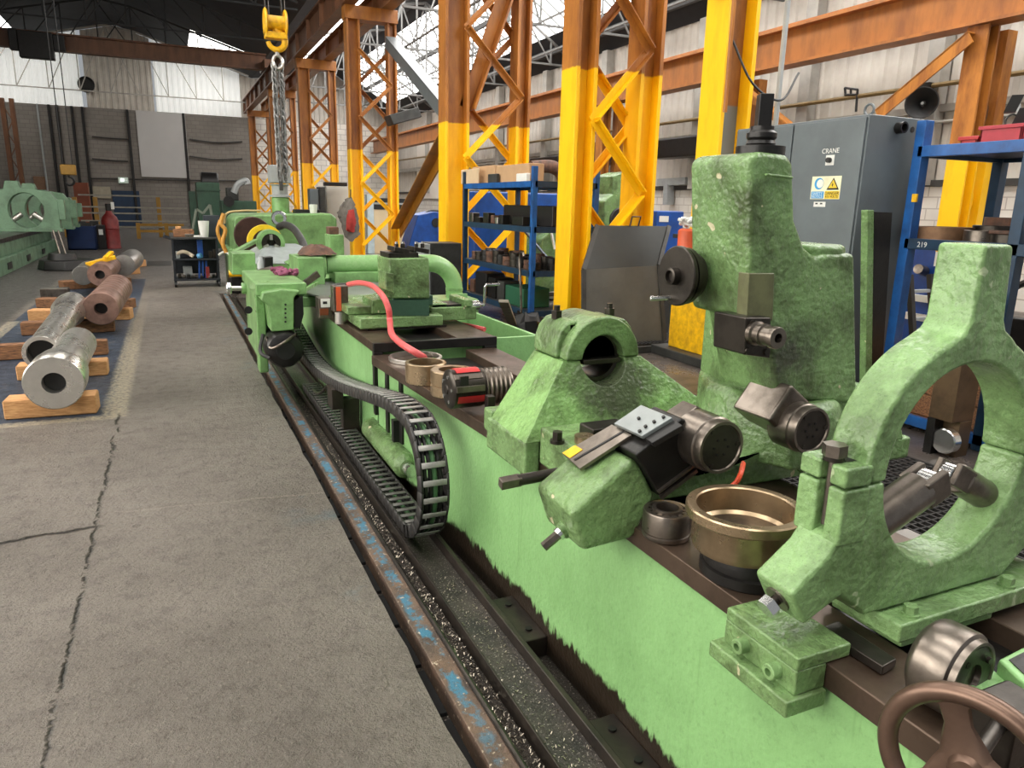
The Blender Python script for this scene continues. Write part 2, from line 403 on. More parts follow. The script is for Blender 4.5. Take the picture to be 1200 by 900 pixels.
while yy < 16: struct(MB().box(XL-.2, XL-.12, yy, min(yy+5, 16), 1.6, 7.0).build('fill_window_left_%d' % n, m_fillwin, smooth=False)); yy += 5.5; n += 1
m_corr = simple('corrugated_sheet', (206,200,190), .55, 0, .12, 1.5, .05, 12, (186,178,168))
m_corrd = simple('corrugated_sheet_dull', (150,146,140), .6, 0, .25, 1.2, .05, 12)
def corrug(p0, u, L, ztops, z0, nrm, pitch=.33, d=.045):
    """trapezoid sheet from p0 along u; ztops(t) gives top height"""
    mb = MB(); n = int(L/pitch); prof = []
    for i in range(n):
        for f, q in ((0,0),(.12,1),(.5,1),(.62,0)): prof.append(((i+f)*pitch, q*d))
    prof.append((n*pitch, 0)); p0, u, nrm = V(p0), V(u), V(nrm); last = None
    for t, q in prof:
        b = p0+u*t+nrm*q; a = mb.bm.verts.new((b.x,b.y,z0)); c = mb.bm.verts.new((b.x,b.y,ztops(t)))
        if last: mb.face((last[0], a, c, last[1]))
        last = (a, c)
    return mb
ridgeL = (-1.9, 10.6); valley = (5.0, 8.5); ridgeR = (9.6, 9.3); eaveR = (XR, 6.65)
def roofz(x):
    for (xa,za),(xb,zb) in (((XL,8.7),ridgeL),(ridgeL,valley),(valley,ridgeR),(ridgeR,eaveR)):
        if xa <= x <= xb+1e-6: return za+(zb-za)*(x-xa)/(xb-xa)
    return 6.65
m_trans = glow('translucent_cladding', (226,228,222), .42)
for nm, xa, xb, m in (('wall_far_gable', XL, -8.0, m_corr), ('window_gable_1', -8.0, -3.6, m_trans), ('wall_far_gable', -3.6, -.2, m_corr), ('window_gable_2', -.2, 4.3, m_trans), ('wall_far_gable', 4.3, XR, m_corr)):
    struct(corrug((xa,YF+.1,0), (1,0,0), xb-xa, lambda t, xa=xa: roofz(min(XR, xa+t)), 6.3, (0,-1,0), .3).build(nm, m, smooth=False))
# --- right wall
mb = MB(); mb.box(XR, XR+.3, -4, YF, 0, 2.2); struct(mb.build('wall_right', m_brickw, smooth=False))
struct(corrug((XR+.05,-4,0), (0,1,0), YF+4, lambda t: 6.7, 2.25, (-1,0,0)).build('wall_right_cladding', m_corr, smooth=False))
m_trimd = simple('dark_trim', (58,56,54), .6, 0, .3, 4)
m_postw = simple('grey_white_steel', (176,172,164), .55, 0, .25, 3)
mb = MB(); mb.box(XR-.10, XR, -4, YF, 2.18, 2.30); struct(mb.build('trim_1', m_trimd, smooth=False))
tn = 2
for z, m in ((3.55, m_postw), (5.25, m_postw), (5.12, m_trimd)):
    mb = MB(); mb.box(XR-.16 if m is m_postw else XR-.12, XR-.0, -4, YF, z, z+.13); struct(mb.build('trim_%d' % tn, m, smooth=False)); tn += 1
for y in (2.5, 6.0, 10.2, 13.4, 17.2, 22.2, 26.5, 31, 36, 41):
    mb = MB(); mb.box(XR-.28, XR-.02, y-.16, y+.16, 2.2, 6.6); struct(mb.build('trim_%d' % tn, m_postw, smooth=False)); tn += 1
# pipe rails running along the cladding
m_pipe = simple('ochre_pipe', (146,122,78), .5, .2, .3, 5)
o = MB().tube([(XR-.32,-4,3.98),(XR-.32,14,4.02),(XR-.32,YF,4.2)], .045).build('wall_pipe', m_pipe); tag(o, 'long ochre pipe running along the white corrugated wall', 'pipe')
o = MB().tube([(XR-.22,-4,3.3),(XR-.22,YF,3.5)], .03).build('wall_pipe', m_postw); tag(o, 'thin pale conduit below the ochre pipe on the corrugated wall', 'pipe')
# roller door panel on the right wall, far along
mb = MB(); mb.box(XR-.12, XR-.03, 38.6, 43.2, 1.9, 5.2); struct(mb.build('door_1', simple('pale_door', (224,216,206), .5, 0, .06, 2), smooth=False))

# --- roof
m_roof = simple('dark_roof_sheet', (46,50,56), .8, 0, .3, 1.2)
m_sky  = glow('skylight_glass', (250,248,244), 8.0)
m_skyL = glow('skylight_glass_dull', (252,249,242), 6.5)
def roofstrip(name, m, xa, xb, ya, yb, dz=0):
    za, zb = roofz(xa)+dz, roofz(xb)+dz
    mb = MB(); mb.hexa([(xa,ya,za),(xb,ya,zb),(xb,yb,zb),(xa,yb,za),(xa,ya,za+.08),(xb,ya,zb+.08),(xb,yb,zb+.08),(xa,yb,za+.08)])
    return struct(mb.build(name, m, smooth=False))
def roof_bay(x0, x1, lights, idx):
    """one slope between x0 and x1 with skylight rectangles (xa, xb, ya, yb) let into it"""
    xs = sorted({x0, x1} | {v for l in lights for v in l[:2]}); n = 0
    for xa, xb in zip(xs, xs[1:]):
        cuts = sorted((l[2], l[3]) for l in lights if l[0] <= xa+1e-6 and l[1] >= xb-1e-6); y = -6
        for ya, yb in cuts:
            if ya > y: roofstrip('ceiling_%s' % idx, m_roof, xa, xb, y, ya)
            roofstrip('window_skylight_%s_%d' % (idx, n), m_sky if x0 > 4 else m_skyL, xa, xb, ya, yb); n += 1; y = yb
        if y < YF: roofstrip('ceiling_%s' % idx, m_roof, xa, xb, y, YF)
roof_bay(XL, ridgeL[0], [(-6.2,-3.4,-4,6), (-6.2,-3.4,9,17), (-8.3,-6.3,41.5,46)], 'left_slope')
roof_bay(ridgeL[0], valley[0], [(-.6,2.4,-4,6), (-.6,2.4,9,18), (1.6,4.2,41.5,46)], 'left_return')
roof_bay(valley[0], ridgeR[0], [(6.0,8.6,-4,YF-6)], 'right_slope')
roof_bay(ridgeR[0], eaveR[0], [(10.0,12.5,-4,YF-2)], 'right_return')
# glazing bars of the skylight seen through the yellow columns
m_bars = simple('glazing_bar', (120,122,122), .6)
mb = MB(); y = 8.0
while y < YF-2:
    mb.bar((10.0,y,roofz(10.0)-.03), (12.5,y,roofz(12.5)-.03), .045, .05); y += .62
struct(mb.build('window_glazing_bars', m_bars, smooth=False))
mb = MB(); mb.bar((11.2,6,roofz(11.2)-.1), (11.2,YF,roofz(11.2)-.1), .12, .16); mb.bar((12.9,6,roofz(12.9)-.12), (12.9,YF,roofz(12.9)-.12), .14, .18); struct(mb.build('ceiling_purlin', m_trimd, smooth=False))
# --- roof trusses
m_trussR = simple('pale_truss_steel', (118,118,116), .6, 0, .3, 4)
m_trussL = simple('dark_truss_steel', (58,60,62), .7, 0, .3, 4)
def truss(y, x0, x1, zb, m, name, npan=8):
    mb = MB(); xs = [x0+(x1-x0)*i/npan for i in range(npan+1)]
    mb.bar((x0,y,zb), (x1,y,zb), .06, .06)
    top = [(x, y, roofz(x)-.16) for x in xs]
    for a, b in zip(top, top[1:]): mb.bar(a, b, .08, .08)
    for i, x in enumerate(xs):
        if 0 < i < npan:
            mb.bar((x,y,zb), top[i], .05, .05)
            j = i+1 if x < (x0+x1)/2 else i-1
            mb.bar((x,y,zb), top[j], .045, .045)
    return struct(mb.build(name, m, smooth=False))
for y in (24, 29, 35, 41, 46.8): truss(y, XL+.1, 4.7, 8.2 if y < 45 else 7.0, m_trussL if y < 45 else m_postw, 'ceiling_truss_left', 10)
for y in (9.5, 14.5, 19.5, 24.5, 29.5, 34.5, 40): truss(y, 5.75, XR-.1, 6.45, m_trussR, 'ceiling_truss_right', 8)
# ties along the right bay
mb = MB()
for x, z in ((7.3,6.5),(9.6,6.5),(11.6,6.5)): mb.bar((x,9.5,z), (x,40,z), .05, .05)
struct(mb.build('ceiling_tie', m_trussR, smooth=False))
# corrugated lights on the far gable
for x0, x1 in ((-8.1,-4.2), (2.0,4.4)):
    pass

# --- world and exposure
w = bpy.data.worlds.new('world'); sc.world = w; w.use_nodes = True
bg = w.node_tree.nodes['Background']; bg.inputs['Color'].default_value = (.92,.96,1,1); bg.inputs['Strength'].default_value = .35
sc.view_settings.view_transform = 'Standard'; sc.view_settings.look = 'None'; sc.view_settings.gamma = 1; sc.view_settings.use_curve_mapping = False
sc.view_settings.exposure = 0.0
# ================================================================== CRANE STEELWORK
def two_tone(name, paint_z, low=(248,192,6), high=(176,112,42), worn=(124,70,30)):
    """stanchion paint: yellow up to a painted line, old ochre above"""
    k = NT(name); X, Y, Z = k.xyz(); n = k.noise(3, 6, .7, sx=(1,1,.25)); n2 = k.noise(30, 3)
    up = k.mix(k.ramp(n, .42, .68), s2l(high), s2l(worn)); lo = k.mix(k.ramp(n, .5, .75), s2l(low), s2l((228,164,8)))
    z = k.math('ADD', Z, k.math('MULTIPLY', k.math('SUBTRACT', n2, .5), .03))
    k.set(k.mix(k.step(z, paint_z, .01), lo, up), .45); k.bump(n2, .12, .004); return k.m
m_ochre = two_tone('ochre_steel', -1)
m_ochred = two_tone('brown_girder_paint', -1, high=(124,84,58), worn=(92,60,42))
m_ochrep = two_tone('faded_girder_paint', -1, high=(158,112,72), worn=(128,86,54))

def hleg(name, x, y, z1, w, d, mats, parent, z0=0, tf=.05):
    mb = MB()
    mb.box(x-w/2, x-w/2+tf, y-d/2, y+d/2, z0, z1).box(x+w/2-tf, x+w/2, y-d/2, y+d/2, z0, z1)
    mb.box(x-w/2+tf, x+w/2-tf, y-.015, y+.015, z0, z1)
    return mb.build(name, mats, parent, bevel=.006)
def lattice_column(name, label, xl, xr, y, ztop, wl, wr, paint, pitch, cap=True, cross=True, flip=0, group='lattice crane columns', zstart=.5, dl=.36):
    t = thing(name, label, 'column', ((xl+xr)/2, y, 0), group); m = two_tone('stanchion_paint', paint)
    hleg('leg', xl, y, ztop, wl, dl, m, t); hleg('leg', xr, y, ztop, wr, dl*.85, m, t)
    z = zstart; i = flip
    while z+pitch < ztop-.1:
        a, b = (xl+wl*.3, xr-wr*.3)
        if i % 2: a, b = b, a
        mb = MB().angle((a,y-.20 if i%2 else y-.17,z), (b,y-.20 if i%2 else y-.17,z+pitch), .09, .014, (0,1,0)); mb.build('lacing_bar', m, t, smooth=False)
        if cross: MB().angle((b,y+.16,z), (a,y+.16,z+pitch), .09, .014, (0,1,0)).build('lacing_bar', m, t, smooth=False)
        z += pitch; i += 1
    if cap: MB().box(xl-wl*.6, xr+wr*.6, y-.2, y+.2, ztop-.02, ztop+.3).build('cap_beam', m, t, bevel=.008)
    for x, w_ in ((xl, wl), (xr, wr)):
        MB().box(x-w_*.8, x+w_*.8, y-.3, y+.3, 0, .035).build('base_plate', m, t)
    return t
ZG = 6.15
lattice_column('lattice_column', 'yellow-footed ochre lattice crane column standing behind the black drip tray', 4.42, 5.31, 7.9, ZG, .28, .31, 3.18, .803, flip=1, zstart=.21)
lattice_column('lattice_column', 'big ochre and yellow lattice column to the left of the blue shelving', 4.42, 5.62, 12.1, ZG, .42, .26, 2.95, 1.0, zstart=.4)
lattice_column('lattice_column', 'slim lattice column behind the hanging grey coat with red lining', 4.60, 5.62, 20.2, ZG, .34, .24, 2.98, .82)
lattice_column('lattice_column', 'rusty lattice column behind the hanging lifting chain', 4.66, 5.64, 28.2, ZG, .40, .26, 2.95, .82)
lattice_column('lattice_column', 'narrow brown lattice column nearer the far brick wall, left of the hanging chain', 4.66, 5.5, 36.5, ZG, .36, .24, 2.95, .82)
lattice_column('lattice_column', 'brown lattice column next to the far brick wall end', 4.6, 5.5, 45.5, ZG, .36, .24, 2.95, .82)
# single broad stanchion beside the tall green column
t = thing('crane_stanchion', 'broad yellow stanchion with grey web behind the tall green machine head', 'column', (5.44,6.55,0))
k = NT('stanchion_web_paint'); X, Y, Z = k.xyz(); n = k.noise(3, 6, .7, sx=(1,1,.25))
k.set(k.mix(k.step(Z, 2.72, .01), s2l((120,126,126)), k.mix(k.ramp(n, .4, .68), s2l((164,110,56)), s2l((110,66,36)))), .5); m_web = k.m
m_st = two_tone('stanchion_flange_paint', 3.9)
MB().box(5.240,5.290,6.370,6.730,.10,ZG+.28).build('flange', m_st, t, bevel=.006)
MB().box(5.590,5.640,6.370,6.730,.10,ZG+.28).build('flange', m_st, t, bevel=.006)
MB().box(5.290,5.590,6.530,6.560,.10,ZG+.28).build('web', m_web, t)
MB().box(5.170,5.710,6.230,6.870,.10,.72).build('foot_guard', m_yel, t, bevel=.006)
MB().box(5.020,5.890,6.050,7.050,0,.10).build('plinth', m_dgrey, t, bevel=.01)
o = MB().tube(bez([(5.250,6.320,2.62),(5.230,6.300,3.6),(5.240,6.320,5.2)], 6), .022).build('power_cable', m_ochre, loc=(5.250,6.300,1.5)); tag(o, 'yellow-brown cable bunch tied down the broad yellow stanchion', 'cable')
o = MB().tube(bez([(5.250,6.300,3.3),(5.470,6.200,2.9),(5.770,6.100,2.75),(6.070,6.200,3.05)], 8), .012).build('power_cable', m_black, loc=(5.470,6.200,2.7)); tag(o, 'thin dark cable sagging across the grey stanchion web', 'cable')
o = MB().tube([(5.920,6.300,0.02),(5.920,6.300,5.8)], .028).build('conduit', m_lgrey); tag(o, 'upright grey conduit pipe just right of the broad yellow stanchion', 'pipe')
# disconnect box on the stanchion
mb = MB(); mb.box(5.170,5.238,6.420,6.560,3.72,3.9); o = mb.build('junction_box', m_lgrey, bevel=.006); tag(o, 'small grey junction box high on the broad yellow stanchion', 'box')
# slim braces between two lattice columns
t = thing('longitudinal_brace', 'long raking yellow and grey brace forming a sideways vee behind the left column', 'brace', (5.2,14,0))
k = two_tone('brace_paint', -1, high=(170,112,30), worn=(140,92,26))
MB().angle((5.62,20.0,.95), (4.98,13.4,3.35), .26, .03).build('brace_arm', k, t, smooth=False)
MB().angle((4.98,13.4,3.2), (5.5,19.8,5.75), .26, .03).build('brace_arm', m_cab, t, smooth=False)
MB().angle((4.62,12.1,3.2), (5.62,12.1,5.9), .22, .03, (0,1,0)).build('knee_brace', m_ochre, bpy.data.objects['lattice_column.001'], smooth=False)
# runway girders
def igirder(name, label, x, z0, z1, ya, yb, m, w=.32, stiff=True):
    mb = MB(); mb.box(x-w/2, x+w/2, ya, yb, z0, z0+.05).box(x-w/2, x+w/2, ya, yb, z1-.05, z1).box(x-.02, x+.02, ya, yb, z0+.05, z1-.05)
    y = ya+1
    while stiff and y < yb: mb.box(x-w/2+.02, x+w/2-.02, y, y+.025, z0+.05, z1-.05); y += 2.2
    mb.box(x-.05, x+.05, ya, yb, z1, z1+.08)
    return tag(mb.build(name, m, smooth=False), label, 'girder')
igirder('runway_girder', 'brown crane runway girder over the left legs of the lattice columns', 4.5, ZG+.3, ZG+1.05, -2, YF-.5, m_ochred)
igirder('runway_girder', 'faded crane runway girder over the right legs of the lattice columns', 5.5, ZG+.3, ZG+.9, -2, YF-.5, m_ochrep)
igirder('runway_girder', 'long ochre crane girder in front of the white corrugated wall', 12.0, 4.58, 5.33, -2, YF-.5, two_tone('ochre_girder_paint', -1, high=(176,112,54), worn=(140,88,48)), .42, False)
igirder('runway_girder', 'brown crane runway girder on the far left', -7.0, ZG+.1, ZG+.75, 5, 41.5, m_ochrep)
# crane bridge across the left bay with its cable reel
def bridge(y, label):
    t = thing('crane_bridge', label, 'crane', (-1.2,y,ZG+1.1)); z = ZG+1.155
    mb = MB(); mb.box(-7.0,4.5,y-.2,y+.2,z,z+.06).box(-7.0,4.5,y-.2,y+.2,z+.62,z+.68).box(-7.0,4.5,y-.02,y+.02,z+.06,z+.62); mb.build('bridge_girder', m_ochred, t, smooth=False)
    for x in (-7.0, 4.5): MB().box(x-.18,x+.18,y-.9,y+.9,z-.015,z+.36).build('end_carriage', m_ochred, t, bevel=.01)
    return t
t = bridge(37.0, 'brown crane bridge beam crossing under the dark roof far ahead')
MB().box(-4.9,-3.7,36.4,36.79,ZG+.75,ZG+1.75).build('hoist', m_blackm, t, bevel=.03)
MB().box(-5.2,-4.9,36.45,36.75,ZG+1.0,ZG+1.8).build('motor', m_black, t, bevel=.03); MB().box(-3.7,-3.3,36.45,36.75,ZG+1.1,ZG+1.7).build('motor', m_black, t, bevel=.03)
t = bridge(13.2, 'crane bridge beam above the frame that carries the yellow hook')
MB().box(1.1,2.5,12.7,13.7,ZG+1.85,ZG+2.2).build('hoist', m_yel, t, bevel=.03)
# right hand wall columns carrying the ochre girder
def wall_column(label, y, zt, paint=2.62):
    t = thing('wall_column', label, 'column', (12.4,y,0), 'columns under the ochre wall girder'); m = two_tone('wall_column_paint', paint, high=(186,120,50))
    mb = MB(); mb.box(11.88,11.92,y-.18,y+.18,0,zt).box(12.12,12.16,y-.18,y+.18,0,zt).box(11.92,12.12,y-.02,y+.02,0,zt); mb.build('leg', m, t, smooth=False)
    mb = MB(); mb.box(12.42,12.66,y-.14,y+.14,0,zt+1.9 if False else zt-.02); mb.build('leg', m, t, smooth=False)
    z = .5; i = 0
    while z < zt-.7:
        a, b = (12.16, 12.42) if i % 2 else (12.42, 12.16)
        MB().bar((a,y,z), (b,y,z+.7), .05, .05).build('lacing_bar', m_rust if z > 2.4 else m, t, smooth=False)
        MB().bar((12.16,y,z), (12.42,y,z), .04, .04).build('lacing_bar', m, t, smooth=False); z += .7; i += 1
    return t
wall_column('tall ochre wall column behind the red crates on the right', 8.42, 4.57)
wall_column('thin brown column just right of the broad yellow stanchion', 14.0, 4.57, 1.0)
wall_column('thin brown column in front of the corrugated wall between the yellow lattice legs', 19.9, 4.57, 1.0)
wall_column('distant brown column by the corrugated wall left of the drip tray lattice', 26.5, 4.57, 1.0)
wall_column('brown wall column far along behind the blue shelving', 33.5, 4.57, 1.0)
o = MB().angle(at(1139,38,X=11.8), at(1030,130,X=11.8), .20, .03).build('knee_brace', two_tone('brace_ochre', -1, high=(186,120,46)), bpy.data.objects['wall_column'], smooth=False)
o = MB().angle(at(868,98,X=11.8), at(928,147,X=11.8), .20, .03).build('knee_brace', bpy.data.materials['brace_ochre'], bpy.data.objects['wall_column.001'], smooth=False)
# --- hook block, sling chain
hx, hy = 1.93, 13.0
p = lambda px, py: at(px, py, Y=hy)
hk = thing('crane_hook', 'yellow crane hook block hanging from four ropes', 'hook', p(323,58))
c = p(322.5,27); r = .2
for s in (-1, 1):
    MB().cyl(c+V((s*.13,0,.0)), c+V((s*.17,0,.0)), .21, seg=28, ch=.02).build('side_cheek', m_yel, hk)
MB().cyl(c-V((.13,0,0)), c+V((.13,0,0)), .11, seg=20).build('sheave', m_yel, hk)
MB().box(c.x-.17,c.x+.17,c.y-.1,c.y+.1,c.z-.24,c.z-.14).build('yoke', m_yel, hk, bevel=.015)
c2 = p(324,48)
pts = [c2+V((0,0,.26)), c2+V((0,0,.17))]+[c2+V((math.sin(a)*.13,0,math.cos(a)*.13)) for a in [i*PI*1.45/12 for i in range(13)]]
MB().tube(pts, [.05,.06]+[.062-.002*i for i in range(13)], 10).build('hook', m_yel, hk)
for i, dx_ in enumerate((-.15,-.10,.10,.15)):
    MB().tube([c+V((dx_,0,.0)), V((c.x+dx_*.8, c.y, ZG+1.75))], .014, 6).build('wire_rope', m_dsteel, hk)
ch = thing('lifting_chain', 'long grey sling chain bunched below the yellow crane hook', 'chain', p(330,205))
sh = p(325.5,73)
MB().tube([sh+V((math.cos(a)*.075,0,math.sin(a)*.10)) for a in [2*PI*i/18 for i in range(18)]], .028, 8, True).build('master_link', m_steel, ch)
MB().tube([c2+V((0,0,-.13)), sh+V((0,0,.09))], .03, 6).build('coupling', m_steel, ch)
me_l = None; n = 36
for strand, (dx0, dx1, dy) in enumerate(((-.055,-.05,0),(.055,.05,.04))):
    a = p(325.5,80)+V((dx0,dy,0)); b = p(331.5,206)+V((dx1,dy,0))
    for i in range(n):
        q = a.lerp(b, i/(n-1))
        if me_l is None:
            pts = [V((math.cos(t_)*.040, 0, math.sin(t_)*.068+(.02 if math.sin(t_) > 0 else -.02))) for t_ in [2*PI*j/12 for j in range(12)]]
            o = MB().tube(pts, .0155, 6, True).build('chain_link', metal('chain_steel', (150,150,148), .42, (60,58,56), .7, 14, .05, .8), loc=(0,0,0)); me_l = o.data; bpy.data.objects.remove(o)
        o = bpy.data.objects.new('chain_link', me_l); COL.objects.link(o); o.parent = ch; o.location = q-ORG[ch.name]
        o.rotation_euler = (random.uniform(-.2,.2), random.uniform(-.25,.25), (PI/2 if i % 2 else 0)+.5)
# ================================================================== PIT EDGE, TRAY, DRAG CHAIN
m_railtop = None
k = NT('rusty_kerb_with_blue_overspray'); X, Y, Z = k.xyz()
n = k.noise(6, 6, .7); n2 = k.noise(1.1, 4, .6); n3 = k.noise(45, 3, .6)
c = k.mix(k.ramp(n, .38, .66), s2l((108,86,70)), s2l((60,52,47)))
c = k.mix(k.math('MULTIPLY', k.math('MULTIPLY', k.math('MULTIPLY', k.ramp(k.noise(5, 6, .8), .47, .54), k.math('SUBTRACT', 1, k.step(k.math('ABSOLUTE', k.math('ADD', k.math('SUBTRACT', X, .79), k.math('MULTIPLY', k.math('SUBTRACT', k.noise(22, 3), .5), .05))), .022, .006))), k.step(k.math('ADD', Y, k.math('MULTIPLY', k.noise(1.3, 3), .8)), 2.25, .25)), .85), c, s2l((48,116,144)))
c = k.mix(k.ramp(n3, .62, .70), c, s2l((176,160,140)))
k.set(c, .6); k.bump(k.noise(70, 3, .7), .6, .008); m_kerb = k.m
o = MB().box(.752,.835,-3.5,14,-.10,-.004).build('kerb_plate', m_kerb, bevel=.004); tag(o, 'rusty kerb strip with blue overspray along the pit edge', 'kerb')
mb = MB(); mb.tube([(.842,-3.5,.0),(.842,6.0,.0),(.842,14,.0)], .011, 8); mb.box(.836,.848,-3.5,14,-.10,0)
o = mb.build('angle_rail', m_dsteel); tag(o, 'long rounded steel rail between the kerb strip and the swarf gutter', 'rail')
# cover blocks bridging the black gap
for i, y in enumerate((1.95, 2.3, 2.9)):
    pass
mb = MB(); y = -3
while y < 6: mb.box(.69,.748,y,y+.26,-.101,-.085); y += .30
o = mb.build('gap_grating', simple('matte_black', (12,11,11), .95), smooth=False); tag(o, 'black segmented strip down in the gap beside the concrete', 'grating')  # matte black carries the shade of the deep gap in its colour
# swarf gutter
mb = MB(); rr = random.Random(5)
for i in range(1500):
    y = rr.uniform(.9, 6.5); x = rr.uniform(.856,.93); s_ = rr.uniform(.002,.006)
    a = rr.uniform(0, PI); d = V((math.cos(a),math.sin(a),rr.uniform(-.3,.3)))*s_
    mb.bar(V((x,y,-.055))-d, V((x,y,-.053+s_*.4))+d, s_*.6, s_*.4)
o = mb.build('swarf', [metal('bright_swarf', (186,176,160), .3, (70,62,56), .6, 30)], smooth=False); tag(o, 'glinting metal swarf lying in the gutter left of the tray', 'swarf'); o['kind'] = 'stuff'
mb = MB(); mb.box(.85,.934,-3.5,14,-.101,-.06); o = mb.build('gutter_fill', m_swarf, smooth=False); tag(o, 'black oily chip bed filling the gutter beside the tray', 'swarf'); o['kind'] = 'stuff'
# chain tray
m_tray = simple('oily_tray_steel', (62,54,48), .36, .45, .4, 8, .2, 50, (40,36,33))
t = thing('chain_tray', 'long dark open steel tray that the drag chain lies in', 'tray', (1.03,5,-.1))
MB().box(.935,.944,-3.5,13.5,-.10,.006).build('side_wall', m_tray, t, bevel=.002)
MB().box(1.104,1.128,-3.5,13.5,-.10,.006).build('side_wall', m_tray, t, bevel=.004)
k = NT('gritty_tray_floor'); n = k.noise(5, 6, .7); g = k.noise(110, 3, .6); g2 = k.noise(38, 4, .75)
c = k.mix(k.ramp(n, .38, .64), s2l((74,68,62)), s2l((44,42,40))); c = k.mix(k.ramp(g, .60, .68), c, s2l((168,160,150))); c = k.mix(k.ramp(g2, .66, .72), c, s2l((30,29,30)))
k.set(c, .5, .2); k.bump(g2, .6, .012); m_trayf = k.m
MB().box(.944,1.104,-3.5,13.5,-.10,-.045).build('tray_floor', m_trayf, t, smooth=False)
mb = MB()
for i in range(420):
    y = rr.uniform(.9, 3.0); x = rr.uniform(.95,1.10); s_ = rr.uniform(.002,.005); a = rr.uniform(0, PI); d = V((math.cos(a),math.sin(a),rr.uniform(-.3,.3)))*s_
    mb.bar(V((x,y,-.041))-d, V((x,y,-.039))+d, s_*.6, s_*.4)
o = mb.build('swarf', [bpy.data.materials['bright_swarf']], smooth=False); tag(o, 'scattered bright chips on the floor of the dark tray', 'swarf'); o['kind'] = 'stuff'
mb = MB()
for i in range(46):
    y = 1.50+rr.gauss(0,.045); x = 1.035+rr.gauss(0,.016)+(1.5-y)*-.25; d = V((rr.uniform(-.5,.5),1,.2)).normalized()*rr.uniform(.004,.009)
    mb.bar(V((x,y,-.038))-d, V((x,y,-.034))+d, .004, .003)
o = mb.build('swarf', simple('white_chips', (226,224,216), .5), smooth=False); tag(o, 'little heap of white curled chips in the tray at the bottom edge', 'swarf'); o['kind'] = 'stuff'
for i, (ya, yb, lab) in enumerate(((2.28,2.62,'oily levelling block in the pit below the pyramid steady'),(1.50,1.79,'near levelling block with two sunken bolt holes in the oily pit'),(4.3,4.6,'levelling block in the pit behind the drag chain bend'))):
    t = thing('levelling_block', lab, 'block', (1.18,(ya+yb)/2,-.10))
    MB().box(1.132,1.236,ya,yb,-.10,-.012).build('body', m_tray, t, bevel=.006)
    for y in (ya+.07, yb-.07): MB().cyl((1.185,y,-.013),(1.185,y,-.004),.014,seg=12).build('bolt_head', m_blackm, t)
# --- drag chain
path = [(6.45,.05),(5.2,.05),(4.2,.05),(3.34,.05)]
path = [V((0,y,z)) for y, z in path]
path += [V((0,3.34-.29*math.sin(a),.34-.29*math.cos(a))) for a in [PI*i/14 for i in range(1,14)]]
path += [V((0,y,z)) for y, z in ((3.36,.63),(3.62,.622),(4.0,.565),(4.45,.49),(4.9,.42),(5.45,.355),(5.95,.325),(6.4,.335),(6.9,.40),(7.3,.47))]
fine = bez(path, 12)
def walk(pts, step):
    out = [pts[0]]; acc = 0
    for a, b in zip(pts, pts[1:]):
        L = (b-a).length
        while acc+L >= step:
            a = a.lerp(b, (step-acc)/L); L = (b-a).length; acc = 0; out.append(a.copy())
        acc += L
    return out
nodes = walk(fine, .077)
dc = thing('cable_drag_chain', 'black plastic cable drag chain looping back over itself beside the bed', 'cable chain', (1.02,3.34,0))
m_chain = simple('drag_chain_plastic', (46,44,43), .42, 0, .4, 14, .1)
m_chainl = simple('drag_chain_crossbar', (150,148,144), .36, .1, .35, 30)
def link_mesh():
    mb = MB()
    for s in (-1, 1):
        mb.box(s*.064-.006, s*.064+.006, -.041, .041, -.032, .032)
        mb.box(s*.056-.003, s*.056+.003, -.05, -.01, -.024, .024)
    mb.mi = 1
    mb.box(-.058,.058,-.014,.014,.026,.033)
    mb.mi = 2
    mb.box(-.058,.058,-.016,.016,-.033,-.026)
    return mb.build('link', [m_chain, m_chainl, simple('drag_chain_inner_bar', (104,102,99), .4, .1, .35, 30)], None, loc=(0,0,0), bevel=.003)
o = link_mesh(); lm = o.data; bpy.data.objects.remove(o)
for i in range(len(nodes)-1):
    a, b = nodes[i], nodes[i+1]; c = (a+b)/2; d = (b-a).normalized()
    o = bpy.data.objects.new('link', lm); COL.objects.link(o); o.parent = dc
    # lower run is upside down: the outer side of the loop carries the pale bars
    o.matrix_local = Matrix.Translation(V((1.02,c.y,c.z))-ORG[dc.name]) @ Matrix(((-1,0,0),(0,d.y,-d.z),(0,d.z,d.y))).to_4x4()
    bv = o.modifiers.new('bevel', 'BEVEL'); bv.width = .002; bv.segments = 1
for dx_, r_ in ((-.038,.011),(-.014,.009),(.008,.012),(.034,.010)):
    MB().tube([p+V((1.02+dx_,0,-.004)) for p in walk(fine, .06)], r_, 6).build('cable', m_black if r_ != .012 else simple('cable_green', (70,110,70), .5), dc)
t = thing('chain_bracket', 'dark bracket plate holding the far part of the drag chain', 'bracket', (1.0,5.0,-.04))
MB().box(.92,1.0,4.95,5.12,.24,.385).build('plate', m_tray, t, bevel=.005)
MB().box(1.0,1.12,4.99,5.08,-.04,.30).build('post', m_tray, t, bevel=.005)
o = MB().tube(bez([(1.0,6.3,.06),(1.0,5.9,.12),(1.03,5.6,.28),(1.02,5.5,.33)], 8), .012).build('conduit', m_worn); tag(o, 'short pale conduit rising out of the tray under the chain', 'pipe')
t = thing('lathe_bed', 'long light green lathe bed with dark oily slideways', 'lathe bed', (1.58,4,-.1)); bed = t
MB().cyl((1.13,4.7,.17),(1.13,3.85,.17),.075,seg=24,ch=.03).build('pump_body', m_cast, t)
MB().cyl((1.13,3.85,.17),(1.13,3.77,.17),.035).build('shaft_end', m_chrome, t)
for y in (3.4, 4.1): MB().box(1.12,1.20,y,y+.05,.0,.38).build('slot_block', m_black, t)  # black blocks standing in for dark slots in the bed side

